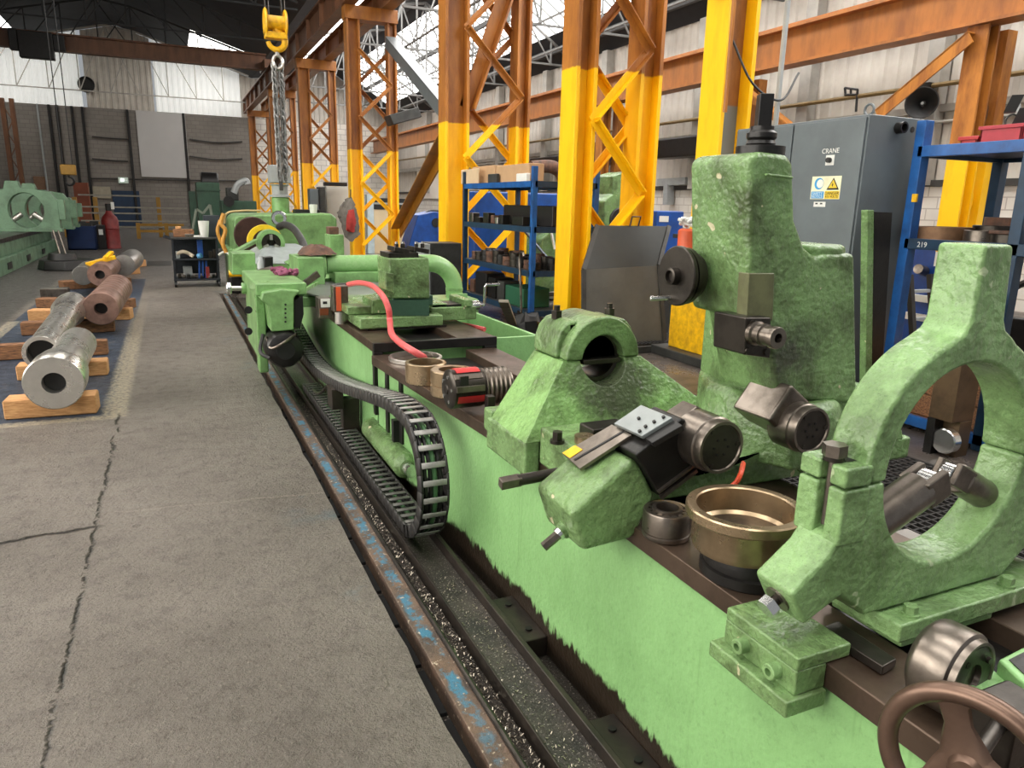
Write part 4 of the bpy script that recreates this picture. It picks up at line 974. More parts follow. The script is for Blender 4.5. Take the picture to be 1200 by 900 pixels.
o = MB().box(1.33,1.42,4.25,4.36,.7005,.735).build('steel_block', m_worn, bevel=.004); tag(o, 'small steel block tucked inside the thin steel ring', 'block')
# ================================================================== CARRIAGE ON THE UPPER BED
t = thing('lathe_carriage', 'green lathe carriage with boxy apron and black motor hanging over the pit', 'lathe carriage', (.85,6.6,.3))
def ppx(pts, Y): return [at(px,py,Y=Y) for px,py in pts]
MB().box(.575,.87,6.22,7.1,.36,1.0).build('apron_body', m_head, t, bevel=.02)
MB().box(.568,.64,6.14,6.30,.27,.98).build('apron_flange', m_head, t, bevel=.012)
fb = MB().prism(ppx([(306,352),(314,358),(318,389),(344.5,387),(344.5,349),(352,341),(330,339),(308,343)],5.9), (0,.5,0)).build('front_box', m_head, t, bevel=.012)
MB().box(.562,.95,6.0,7.2,.915,1.012).build('top_cover', m_head, t, bevel=.012)
MB().prism(ppx([(300,333),(352,331),(358,345),(352,350),(348,343),(306,347)],6.02), (0,.35,0)).build('cover_rim', m_head, t, bevel=.006)
for i in range(5):
    c = at(334.5,357+i*5,Y=5.9); MB().cyl(c, c-V((0,.004,0)), .008, seg=10).build('vent_plug', m_black, fb)
MB().prism(ppx([(345,352),(355,347),(356,368),(352,385),(345,384)],5.98), (0,.3,0)).build('bellows', m_black, t, bevel=.004)
c = at(335,411,Y=5.85)
mo = MB().lathe(c, (0,1,0), [(0,.0),(.085,.0),(.13,.02),(.145,.05),(.145,.50),(.10,.55),(0,.55)], 32).build('motor', m_blackm, t)
MB().lathe(c+V((0,-.004,0)), (0,1,0), [(0,0),(.07,0),(.08,.01),(.08,.03)], 28).build('motor_cap', m_black, mo)
MB().tube(bez([at(312,396,Y=6.0),at(318,408,Y=5.85),at(332,402,Y=5.8),at(346,392,Y=5.9)],6), .012).build('motor_cable', m_worn, t)
MB().tube(bez([at(308,392,Y=6.0),at(305,412,Y=5.9),at(316,420,Y=5.85)],6), .014).build('motor_cable', m_black, t)
a = at(292,338,Y=7.0); b = at(283,338,Y=7.0); c = at(271,338,Y=7.0); d = at(265,338,Y=7.0)
MB().cyl(a+(a-b), b, .055, .05, seg=24).build('shaft_boss', m_head, t); MB().cyl(b, c, .022).build('shaft', m_steel, t); MB().cyl(c, d, .055, seg=20, ch=.008).build('knob', m_chrome, t)
for py in (363,388): 
    c = at(291,py,Y=6.14); MB().cyl(c, c-V((0,.02,0)), .03, seg=14).build('knob', m_black, t)
MB().box(.88,1.97,6.3,8.2,.775,.86).build('saddle_wing', m_head, t, bevel=.01)
# --- cross slide and tool post
t = thing('cross_slide', 'green cross slide with square tool post and chrome crank on the upper bed', 'lathe slide', (1.5,5.3,.77))
MB().box(1.14,1.75,5.0,5.55,.785,.865).build('lower_slide', m_cast, t, bevel=.012)
MB().box(1.20,1.78,5.02,5.5,.771,.786).build('slide_foot', m_dsteel, t)
MB().box(1.09,1.84,5.16,5.85,.866,.925).build('saddle', m_cast, t, bevel=.01)
MB().prism(ppx([(436,352),(470,349),(470,366),(436,368)],5.12), (0,.3,0)).build('side_block', m_cast, t, bevel=.006)
MB().box(1.40,1.70,5.08,5.42,.925,1.0).build('swivel_base', m_gdark, t, bevel=.008)  # dark green stands in for the shade at the tool post's foot
q = ppx([(456,303),(503,302),(504,350),(458,350)],5.05); MB().prism(q, (0,.34,0)).build('tool_post', m_cast, t, bevel=.012)
MB().prism(ppx([(452,319),(462,321),(462,344),(452,340)],5.02), (0,.2,0)).build('side_lug', m_cast, t, bevel=.006)
zt = q[0].z
MB().obox((q[0].x+.12,5.22,zt+.018), V((.11,0,0)), V((0,.12,0)), V((0,0,.018))).build('clamp_plate', m_dsteel, t, bevel=.004)
for i, (px, an) in enumerate(((469,.25),(492,-.2))):
    c = at(px,294,Y=5.15); cj = MB().obox((c.x,5.2,zt+.052), V((.055,.0,-.01)), V((0,.10,0)), V((.002,0,.016))).build('clamp_jaw', m_dsteel, t, bevel=.004)
    for s in (-.024,.024):
        b = V((c.x+s,5.16,zt+.066)); MB().hexn(b,(0,0,1),.016,.03).build('clamp_bolt', m_dsteel, cj); MB().cyl(b+V((0,0,.03)), b+V((0,0,.044)), .011).build('stud', m_chrome, cj)
MB().box(1.70,2.06,5.12,5.42,.80,.90).build('slide_arm', m_cast, t, bevel=.01)
MB().box(1.72,2.04,5.16,5.38,.90,.915).build('arm_way', m_blackm, t)
MB().box(1.95,2.02,5.10,5.44,.90,.955).build('end_bracket', m_cast, t, bevel=.008)
c = V((2.06,5.25,.89)); MB().cyl(c, c+V((.07,0,0)), .036, seg=20, ch=.004).build('crank_dial', m_chrome, t); cd_ = bpy.data.objects['crank_dial']
pts = [c+V((.07,0,0)), c+V((.11,0,0)), c+V((.115,-.0,.02)), c+V((.118,0,.14)), c+V((.13,0,.155)), c+V((.24,0,.157))]
MB().tube(pts, .011, 10).build('crank_handle', m_chrome, cd_)
MB().prism(ppx([(455,352),(503,352),(503,370),(455,370)],5.0), (0,.01,0)).build('shade_plate', m_gdark, t)  # thin dark plate painting the shadow below the tool post
# rag and tool holder
t = thing('tool_holder', 'upright steel tool holder with an orange stripe at the bed edge', 'tool', at(399,372,Y=5.4))
c = at(399,372,Y=5.4); zb = .771
MB().cyl((c.x,5.4,zb), (c.x,5.4,.86), .042, seg=20).build('foot', m_steel, t)
MB().box(c.x-.055,c.x+.055,5.36,5.46,.86,1.05).build('body', m_worn, t, bevel=.006)
MB().box(c.x-.035,c.x+.0,5.352,5.362,.87,1.045).build('orange_stripe', m_orange, t)
c = at(380,358,Y=5.7); t = thing('tool_box_label', 'small steel box with a white label beside the tool holder', 'box', (c.x,5.7,.771))
MB().box(c.x-.05,c.x+.05,5.65,5.80,.7705,.93).build('body', m_worn, t, bevel=.006)
MB().box(c.x-.035,c.x+.035,5.644,5.652,.86,.925).build('label', m_white, t); MB().box(c.x-.02,c.x+.012,5.640,5.646,.885,.905).build('mark', m_black, t)
MB().box(c.x-.045,c.x+.02,5.640,5.652,.80,.85).build('copper_patch', simple('copper_brown', (150,84,56), .4, .6), t)
o = MB().box(.93,1.09,5.55,5.62,.86,.885).build('steel_bar', m_worn, bevel=.003); o.location.z = .90; bpy.data.objects.remove(o)
# big duct pipe over the saddle
m_pipeg = paint('pipe_green_enamel', (140,182,120), (104,140,86), .26, .35, 3, .08, 40)
t = thing('duct_pipe', 'fat green pipe with elbow running behind the tool post', 'pipe', (1.9,7.2,.86))
r_ = .088
pc = [at(382,309.5,Y=7.2), at(440,309,Y=7.2), at(490,309,Y=7.2)]; zc = 1.055
pts = [V((p.x,7.2,zc)) for p in pc]; xe = pts[-1].x+.12; Re = .27
pts += [V((xe+Re*math.sin(a),7.2,zc-Re+Re*math.cos(a))) for a in [PI/2*i/10 for i in range(11)]] + [V((xe+Re,7.2,.66))]
MB().tube(pts, r_, 24).build('pipe', m_pipeg, t)
for k_ in (0, 1): MB().cyl((pts[0].x-.05+k_*.0-.03*k_,7.2,zc), (pts[0].x-.02-.03*k_,7.2,zc), .14, seg=28, ch=.005).build('flange', m_pipeg, t)
MB().box(pts[0].x-.30,pts[0].x-.06,6.95,7.5,.86,1.14).build('flange_box', m_head, t, bevel=.01)
MB().box(pts[0].x+.05,pts[0].x+.6,7.05,7.35,.861,.99).build('saddle_bracket', m_head, t, bevel=.008)
MB().cyl((xe+Re,7.2,.80), (xe+Re,7.2,.77), r_+.003, seg=24).build('joint', m_head, t)
MB().box(xe+Re-.26,xe+Re+.20,7.0,7.45,.0,.70).build('pump_box', m_head, t, bevel=.02)
t = thing('rust_heap', 'heap of rusty brown swarf on top of the green flange box', 'swarf', (pts[0].x-.2,7.3,1.14))
bpy.data.objects.remove(t)
mb = MB(); rr = random.Random(2); c0 = at(369,291,Y=7.3)
prof = [(0,.095),(.05,.09),(.12,.06),(.17,.02),(.18,.0)]
mb.lathe((c0.x,7.22,1.141),(0,0,1),[(r,h) for r,h in prof],24)
for v in mb.bm.verts: v.co += V((rr.uniform(-.012,.012),rr.uniform(-.012,.012),rr.uniform(0,.02)))
o = mb.build('swarf_heap', m_rust); tag(o, 'heap of rusty brown swarf on the green flange box', 'swarf'); o['kind'] = 'stuff'
# oil pan between pipe and apron
t = thing('oil_pan', 'shallow grey oil pan lying on the saddle behind the red hose', 'pan', (1.45,6.5,.86))
m_pan = simple('grey_pan', (132,134,132), .35, .5, .35, 5)
pan = [at(px,py,Z=.875) for px,py in ((356,345),(378,332),(430,328),(452,335),(452,348),(405,356))]
MB().prism(pan, (0,0,.018)).build('pan_plate', m_pan, t, bevel=.004)
mb = MB(); zp = .894
for a, b in zip(pan, pan[1:]): mb.bar(V((a.x,a.y,zp+.01)), V((b.x,b.y,zp+.01)), .02, .03)
mb.build('pan_rim', m_head, t)
# red hose draped over the saddle and bed end
pts = [at(408,333.5,Y=5.9), at(421,331.5,Y=5.7), at(436,335,Y=5.4), at(448,346,Y=4.98), at(455,361,Y=4.90), at(457,377,Y=4.88), at(459,391,Z=.83), at(468,401,Z=.81), at(480,409,Z=.80), at(493,416.5,Z=.765), at(497,419,Z=.74)]
o = MB().tube(bez(pts, 8), .021, 12).build('hose', m_hose); tag(o, 'salmon red rubber hose draped down over the cross slide to the bed end', 'hose')
o = MB().tube([at(393,335,Y=5.9), at(408,333.5,Y=5.9)], .014, 8).build('hose_nozzle', m_blackm); tag(o, 'dark nozzle tip of the salmon red hose', 'nozzle')
o = MB().tube(bez([at(520,378,Y=5.6)+V((0,0,-.0)), at(545,381,Y=5.3), at(568,386,Y=5.1)], 8), .018, 10).build('hose', m_hose); tag(o, 'short length of red hose lying across the green chip tray', 'hose')
o = MB().prism([at(356,330,Y=6.3),at(372,318,Y=6.3),at(376,324,Y=6.3),at(360,335,Y=6.3)], (0,.06,0)).build('steel_tube', m_worn); tag(o, 'short dark steel tube lying on the carriage top', 'tube')
# purple rag
mb = MB(); rr = random.Random(4); c0 = at(338,323,Z=1.0)
for i in range(9):
    c = V((c0.x+rr.uniform(-.13,.13), c0.y+rr.uniform(-.12,.12), 1.012)); pts = [c+V((rr.uniform(-.07,.07),rr.uniform(-.05,.05),rr.uniform(0,.05))) for _ in range(4)]
    for p in pts: p.z = max(p.z, 1.02)
    mb.tube(bez(pts, 4), .02, 6)
o = mb.build('rag', simple('purple_rag', (138,74,100), .9, 0, .3, 20)); tag(o, 'crumpled purple rag on the carriage top', 'rag')
# ================================================================== FAR STEADY, CHUCK AND HEADSTOCK
Yt = 11.6
t = thing('far_steady', 'distant green steady with round dark bore and sloped grey apron', 'steady', (1.4,Yt,.77))
m_slope = simple('grey_slope', (170,178,178), .35, .2, .3, 8)
bx = ppx([(272,297),(299,296),(300,322),(272,322)],9.6); MB().prism(bx, (0,.5,0)).build('side_box', m_head, t, bevel=.012)
MB().prism(ppx([(296,310),(380,309),(380,326),(296,328)],10.4), (0,1.6,0)).build('base', m_head, t, bevel=.012)
MB().box(1.14,1.95,9.95,12.3,0,.60).build('base', m_head, t, bevel=.01)
f0 = ppx([(296,309),(381,309)],10.4); b0 = ppx([(311,288),(354,288)],11.3)
MB().hexa([f0[0],f0[1],f0[1]+V((0,1.7,0)),f0[0]+V((0,1.7,0)),b0[0],b0[1],b0[1]+V((0,.6,0)),b0[0]+V((0,.6,0))]).build('sloped_apron', m_slope, t, bevel=.01)
c = at(318,285,Y=11.25); R1 = abs(at(334,285,Y=11.25).x-at(302,285,Y=11.25).x)/2
MB().lathe(c, (0,1,0), [(R1*.72,0),(R1,0),(R1,.28),(R1*.72,.28),(R1*.72,0)], 36).build('ring_housing', m_head, t)
MB().lathe(c+V((0,.03,0)), (0,1,0), [(0,.12),(R1*.3,.12),(R1*.34,0),(R1*.72,0),(R1*.72,.16)], 36).build('chuck_face', m_dsteel, t)
for k_ in range(3):
    a = PI/2+k_*2*PI/3; d = V((math.cos(a),0,math.sin(a))); MB().obox(c+d*R1*.45+V((0,.0,0)), d*R1*.2, V((0,.03,0)), d.cross(V((0,1,0)))*R1*.10).build('chuck_jaw', m_steel, t)
MB().prism(ppx([(336,309),(363,296),(368,302),(344,316)],9.7), (0,.3,0)).build('slide_housing', m_head, t, bevel=.01)
MB().bar(at(270,298,Y=10.2), at(300,282,Y=11.2), .06, .05).build('tie_bar', m_head, t, bevel=.01)
t = thing('headstock', 'long green headstock casing with brown faceplate at the far lathe end', 'headstock', (2.0,15.3,0))
hs = ppx([(274,257),(280,252),(388,250),(395,256),(396,318),(274,322)],14.3); MB().prism(hs, (0,1.9,0)).build('casing', m_head, t, bevel=.04)
MB().box(.95,3.0,14.5,16.0,.0,.75).build('plinth', m_head, t, bevel=.02)
c = at(297,276,Y=13.7); R2 = abs(at(320,276,Y=13.7).x-at(275,276,Y=13.7).x)/2
MB().lathe(c, (0,1,0), [(0,0),(R2*.96,0),(R2,.02),(R2,.12),(0,.12)], 40).build('faceplate', simple('brown_faceplate', (74,52,46), .4, .5, .4, 8), t)
MB().cyl(c+V((0,.1,0)), c+V((0,.7,0)), R2*.5).build('spindle', m_dsteel, t)
c = at(311,284,Y=12.7); R3 = abs(at(330,284,Y=12.7).x-at(292,284,Y=12.7).x)/2
mb = MB(); n = 24
o_ = [c+V((math.cos(a)*R3*1.12,0,math.sin(a)*R3*1.12)) for a in [math.radians(20+160*i/n) for i in range(n+1)]]; i_ = [c+V((math.cos(a)*R3*.78,0,math.sin(a)*R3*.78)) for a in [math.radians(20+160*i/n) for i in range(n+1)]]
mb.prism(o_+i_[::-1], (0,.10,0)); o = mb.build('chuck_guard', simple('guard_yellow', (236,200,30), .4), bevel=.006); tag(o, 'bright yellow half-round chuck guard above the far steady', 'guard')
c = at(329,245,Y=15.2); hz = at(329,253,Y=15.2).z
MB().cyl((c.x,15.2,hz-.1), (c.x,15.2,at(329,231,Y=15.2).z), .165, seg=28, ch=.02).build('gear_tower', m_head, t)
z1 = at(329,231,Y=15.2).z; z2 = at(329,216,Y=15.2).z
MB().lathe((c.x,15.2,z1), (0,0,1), [(0,0),(.19,0),(.19,.03),(.15,.05),(.15,(z2-z1)-.03),(.18,(z2-z1)-.01),(.18,z2-z1),(0,z2-z1)], 28).build('lantern_flange', m_lgrey, t)
z3 = at(329,194,Y=15.2).z
MB().box(c.x-.19,c.x+.19,15.0,15.4,z2+.02,z3).build('motor_box', m_lgrey, t, bevel=.02)
MB().box(c.x-.03,c.x+.03,14.94,15.0,z2-.12,z2+.1).build('bracket', m_dgrey, t)
c = at(327,256,Y=13.9); MB().lathe(c, (-.1,-1,.1), [(.075,0),(.12,.0),(.135,.03),(.12,.06),(.075,.06),(.075,0)], 28).build('sight_port', m_chrome, t)
o = MB().tube(bez([at(327,266,Y=13.3),at(334,263.5,Y=13.0),at(344,268,Y=12.6),at(353,281,Y=12.0),at(361,300,Y=11.6),at(362,306,Y=11.6)],8), .06, 12).build('hose', m_dgrey); tag(o, 'thick grey ribbed hose arching down from the headstock', 'hose')
o = MB().tube(bez([at(305,247,Y=14.5),at(284,247,Y=14.3),at(266,250,Y=14.2),at(263,262,Y=14.2)],8), .018, 8).build('lamp_arm', simple('cream_tube', (196,176,120), .5)); tag(o, 'thin cream boom arm over the headstock', 'arm')
yl = MB(); yl.tube(bez([at(262,250,Y=14.1),at(259,262,Y=14.1),at(264,270,Y=14.1),at(261,284,Y=14.1),at(265,296,Y=14.1)],8), .035, 8); yl.tube(bez([at(258,258,Y=14.15),at(255,272,Y=14.15),at(262,290,Y=14.15)],8), .03, 8)
o = yl.build('hose', simple('ochre_hose', (206,150,62), .5, 0, .3, 10)); tag(o, 'tangled ochre hose hanging beside the headstock', 'hose')
c = at(367,240,Y=14.8); zc_ = at(367,252,Y=14.8).z
o = MB().lathe((c.x,14.8,zc_), (0,0,1), [(0,0),(.06,0),(.08,.20),(.076,.20),(.058,.01),(0,.01)], 20).build('cup', m_white); tag(o, 'translucent white cup standing on top of the headstock', 'cup')
o = MB().box(at(346,250,Y=14.9).x,at(375,250,Y=14.9).x,14.88,15.2,zc_-.01,zc_+.10).build('tray', m_black, bevel=.01); tag(o, 'flat black tray on top of the headstock', 'tray')
# small bottle and box on the steady base
zz = at(308,322,Y=9.2).z
o = MB().lathe(at(307,320,Y=9.2), (0,0,1), [(0,0),(.05,0),(.05,.12),(.02,.17),(.02,.20),(0,.20)], 16).build('bottle', m_lgrey); tag(o, 'small clear bottle standing before the far steady apron', 'bottle')
o = MB().prism(ppx([(310,302),(320,301),(320,318),(310,319)],9.1), (0,.16,0)).build('box', m_blackm, bevel=.006); tag(o, 'small dark upright box before the far steady apron', 'box')
o = MB().prism([at(300,320,Z=.96),at(318,315,Z=.96),at(335,324,Z=.96),at(310,328,Z=.96)], (0,0,.03)).build('plate', m_worn, bevel=.004); tag(o, 'loose steel plate below the small dark box', 'plate')
# support for these: guard shelf
MB().prism(ppx([(296,322),(340,320),(340,334),(296,336)],9.0), (0,.9,0)).build('shelf', m_head, bpy.data.objects['far_steady'], bevel=.01)
# cabinets behind the headstock
def boxpx(name, label, cat, x0, x1, yt, yb, Y, depth, m, bevel=.012):
    a, b = at(x0,yb,Y=Y), at(x1,yt,Y=Y); o = MB().box(a.x,b.x,Y,Y+depth,min(a.z,b.z) if yb < 900 else 0,max(a.z,b.z)).build(name, m, bevel=bevel); return tag(o, label, cat)
def cabpx(name, label, x0, x1, yt, Y, depth, m, extra=None):
    a, b = at(x0,yt,Y=Y), at(x1,yt,Y=Y); t_ = thing(name, label, 'cabinet', ((a.x+b.x)/2,Y,0))
    MB().box(a.x,b.x,Y,Y+depth,.06,a.z).build('body', m, t_, bevel=.012); MB().box(a.x+.03,b.x-.03,Y+.03,Y+depth-.03,0,.06).build('plinth', m_black, t_)
    dr = MB().box(a.x+.03,b.x-.03,Y-.015,Y,.12,a.z-.05).build('door', m, t_, bevel=.005); MB().box(b.x-.12,b.x-.09,Y-.035,Y-.015,a.z*.45,a.z*.45+.12).build('handle', m_black, dr); return t_
cabpx('electrical_cabinet', 'tall white-grey electrical cabinet behind the headstock', 382, 411, 218, 21.2, .5, simple('cabinet_white', (196,198,194), .5, 0, .1, 3))
boxpx('box', 'flat black box lying on the white-grey electrical cabinet', 'box', 381, 407, 214, 217.6, 21.3, .3, m_black)
cabpx('control_cabinet', 'narrow mid-grey control cabinet left of the white electrical cabinet', 363, 373, 221, 20.6, .4, m_cab)
cabpx('control_cabinet', 'slim dark control cabinet between the grey box and the white cabinet', 373.5, 381, 219, 20.7, .4, m_dgrey)
# far traverse beam behind the motor
o = MB().bar(at(258,213,Y=19.5), at(345,214,Y=19.5), .06, .09).build('pipe_rail', m_lgrey); bpy.data.objects.remove(o)
# small green boxes right of the headstock
boxpx('terminal_box', 'small green louvred box at the right end of the headstock', 'box', 388, 403, 275, 331, 8.6, .3, m_head)
boxpx('cylinder_block', 'dark rounded casting on the small green louvred box', 'casting', 386, 397, 266, 275, 8.65, .2, m_rust)
# hanging coat
c = at(411,236,Y=19.2); t = thing('coat', 'grey coat with red lining hanging on the slim lattice column', 'coat', at(411,280,Y=19.2))
def cloth(pts, Y, th, m, name, wob):
    a = ppx(pts, Y); mb = MB(); mb.prism(a, (0,th,0))
    bmesh.ops.subdivide_edges(mb.bm, edges=mb.bm.edges[:], cuts=3, use_grid_fill=True); rr = random.Random(len(pts))
    for v in mb.bm.verts: v.co += V((rr.uniform(-wob,wob),rr.uniform(-wob,wob),rr.uniform(-wob,wob)))
    return mb.build(name, m, t, ang=80)
cloth([(408,232),(413,232),(417,245),(420,262),(421,275),(412,283),(406,278),(400,258),(397,250),(402,240)], 19.2, .14, simple('grey_coat_cloth', (120,114,106), .9, 0, .4, 9), 'coat_body', .035)
cloth([(409,247),(415,246),(417,262),(415,272),(406,270),(407,256)], 19.12, .06, simple('red_lining', (188,66,60), .85, 0, .3, 9), 'lining', .02)
MB().tube([at(411,222,Y=19.3), at(411,234,Y=19.28)], .015, 6).build('hanger_loop', m_black, t)
# ================================================================== STOCK BAY: SHAFTS ON TIMBERS
def shaft(name, label, prof, p0, p1, m, bore=None, mb_bore=None):
    p0, p1 = V(p0), V(p1); d = p1-p0; L = d.length; t_ = thing(name, label, 'shaft', (p0.x,p0.y,max(p0.z-.25,0)))
    pr = [(r, h*L) for r, h in prof]
    if bore: pr = [(bore*.98,L*.5),(bore,0)]+pr+([(bore,L),(bore*.98,L*.5)])
    else: pr = [(0,0)]+pr+[(0,L)]
    MB().lathe(p0, d, pr, 48).build('shaft_body', m, t_, ang=40)
    if bore: MB().lathe(p0+d*.06, d, [(0,0),(bore*.985,0),(bore*.985,.02),(0,.02)], 32).build('bore_bottom', m_black, t_)
    return t_
m_steel2 = metal('bright_turned_shaft', (224,221,214), .25, (150,144,134), .3, 5, .02)
m_pinkst = metal('grooved_brown_roll', (150,118,106), .42, (84,62,54), .6, 8, .1, .6)
def two(pa, pb, z): return at(*pa, Z=z), at(*pb, Z=z)
a, b = two((63,449), (92,402), .31); d = (b-a).normalized()
shaft('steel_shaft', 'bright bored steel shaft with wide flange end nearest on the timbers', [(.192,.0),(.20,.006),(.20,.16),(.188,.165),(.188,.26),(.150,.265),(.150,.995),(.145,1)], a, b, m_steel2, .078)
a, b = two((49,414), (85,357), .32)
shaft('steel_shaft', 'long bright hollow shaft with collar behind the flanged one', [(.145,0),(.149,.004),(.149,.03),(.135,.034),(.135,.72),(.165,.77),(.178,.80),(.178,.92),(.15,.925),(.16,1)], a, b, m_steel2, .115)
g = [(.188,0),(.195,.004)]
for k_ in range(6): g += [(.195,.30+.1*k_),(.187,.306+.1*k_),(.187,.314+.1*k_),(.195,.32+.1*k_)]
a, b = two((118,362), (138,337), .34)
shaft('grooved_roll', 'grooved brown roll with a bored end on the right of the timbers', g+[(.195,.99),(.188,1)], a, b, m_pinkst, .072)
a, b = two((117,322), (131,311), .36)
shaft('steel_shaft', 'dull bored shaft with brown sides lying further back on the left', [(.185,0),(.19,.004),(.19,.55),(.17,.56),(.17,1)], a, b, m_pinkst, .075)
a, b = two((145,311), (156,303), .37)
shaft('steel_shaft', 'solid bright round billet furthest back on the timbers', [(.195,0),(.20,.004),(.20,.99),(.195,1)], a, b, metal('dull_billet', (170,168,164), .35, (110,104,98), .5, 6, .04))
a, b = two((97,323), (104,316), .34)
shaft('steel_shaft', 'short dull billet tucked left of the brown-sided bored shaft', [(.155,0),(.16,.004),(.16,1)], a, b, metal('dull_billet2', (130,128,124), .4, (84,80,74), .5, 6, .04))
def timber(label, pa, pb, h, w, m):
    a, b = at(*pa, Z=0), at(*pb, Z=0); d = (b-a); d.z = 0; n_ = V((-d.y,d.x,0)).normalized()
    mb = MB(); rr = random.Random(int(pa[0]*7+pa[1])); c = (a+b)/2+n_*w/2
    o = mb.obox(V((c.x,c.y,h/2+.001)), d/2, n_*w/2, V((0,0,h/2))).build('timber_block', m, bevel=.012, seg=1); tag(o, label, 'timber')
timber('nearest sawn timber under the flanged shaft end', (5,493), (114,485), .15, .20, m_woodl)
timber('thick orange timber block right of the flanged shaft, near its back end', (20,447), (127,440), .14, .2, m_woodl)
timber('long thin batten beneath the hollow shaft front end', (-20,424), (127,416), .16, .12, m_wood)
timber('brown timber under the middle of the hollow shaft', (25,394), (135,389), .16, .16, m_wood)
timber('timber with split orange end under the grooved roll', (33,377), (153,375), .15, .22, m_woodl)
timber('dark timber just behind the split orange one', (42,361), (154,362), .14, .2, m_wood)
timber('broad brown sleeper under the brown-sided bored shaft', (75,340), (155,335), .15, .26, m_wood)
timber('pale timber under the furthest billet', (95,326), (165,321), .15, .24, m_woodl)
timber('short pale timber end beyond the furthest billet', (130,318), (172,312), .16, .2, m_woodl)
c = at(58,342,Z=.1); o = MB().box(c.x-.12,c.x+.28,c.y-.1,c.y+.1,.0,.16).build('steel_offcut', m_worn, bevel=.01); tag(o, 'small steel offcut left of the hollow shaft collar', 'offcut')
c = at(116,306,Z=.55); t = thing('clamp_bar', 'yellow clamp lying over the back shafts', 'clamp', (c.x,c.y,.55))
MB().bar(c+V((-.2,0,-.06)), c+V((.25,.1,.06)), .12, .07).build('jaw', m_yel, t, bevel=.01); MB().bar(c+V((.1,0,.05)), c+V((.2,.2,.14)), .08, .05).build('handle', m_yel, t, bevel=.01)
# black octagonal weight with two thin rods
t = thing('pedestal_base', 'black octagonal cast base with two thin leaning rods', 'stand', at(76,316,Z=0))
c = at(78,317,Z=0); MB().cyl((c.x,c.y+.4,0), (c.x,c.y+.4,.22), .62, .56, seg=8).build('base', m_black, t, bevel=.03)
MB().cyl((c.x-.1,c.y+.4,.22), (c.x-.1,c.y+.4,.36), .30, .26, seg=16).build('hub', m_black, t)
for a, b in ((at(71,297,Y=c.y+.35),at(62,270,Y=c.y+.6)),(at(78,300,Y=c.y+.3),at(68,270,Y=c.y+.7))): MB().cyl(V((a.x,a.y,.30)), b, .018).build('rod', m_worn, t)
# red gas cylinder
c = at(132,291,Z=0); t = thing('gas_cylinder', 'tall red gas cylinder standing beside the aisle', 'gas cylinder', c)
zt = at(132,247,Y=c.y).z; r_ = .26
MB().lathe(c, (0,0,1), [(0,0),(r_,0),(r_,.03),(r_-.01,.05),(r_-.01,zt*.52),(r_,zt*.53),(r_-.01,zt*.55),(r_-.01,zt*.74),(r_*.8,zt*.84),(r_*.45,zt*.92),(r_*.3,zt),(0,zt)], 28).build('body', m_redd, t)
MB().cyl(c+V((0,0,zt)), c+V((0,0,zt+.22)), .09).build('valve', m_black, t); MB().box(c.x+.08,c.x+.17,c.y-.06,c.y+.06,zt+.05,zt+.27).build('tag', m_white, t)
# blue bin with rubbish
t = thing('waste_bin', 'big blue open waste bin beside the red gas cylinder', 'bin', at(95,293,Z=0))
a, b = at(80,293,Z=0), at(112,294,Z=0); zt = at(95,265,Y=a.y).z
mb = MB(); y0, y1 = a.y, a.y+1.4
mb.box(a.x,b.x,y0,y0+.04,0,zt).box(a.x,b.x,y1-.04,y1,0,zt).box(a.x,a.x+.04,y0,y1,0,zt).box(b.x-.04,b.x,y0,y1,0,zt).box(a.x,b.x,y0,y1,0,.05)
mb.build('body', m_blue_shade if False else simple('bin_blue', (22,48,96), .5, 0, .3, 3), t, bevel=.01)
mb = MB(); rr = random.Random(11)
for i in range(12): 
    p = V((rr.uniform(a.x+.1,b.x-.1),rr.uniform(y0+.15,y1-.15),zt-.05)); mb.obox(p, V((rr.uniform(.05,.14),0,0)), V((0,.1,.04)), V((0,0,rr.uniform(.05,.16))))
mb.build('rubbish', m_dgrey, t)['kind'] = 'stuff'
o = MB().box(b.x+.04,b.x+.26,a.y+.3,a.y+.8,0,.75).build('crate', m_blackm, bevel=.02); tag(o, 'dark crate standing between the blue bin and red gas cylinder', 'crate')
o = MB().box(b.x+.08,b.x+.2,a.y+.285,a.y+.2995,.45,.62).build('note', m_white); tag(o, 'small white note stuck on the dark crate by the red gas cylinder', 'paper')
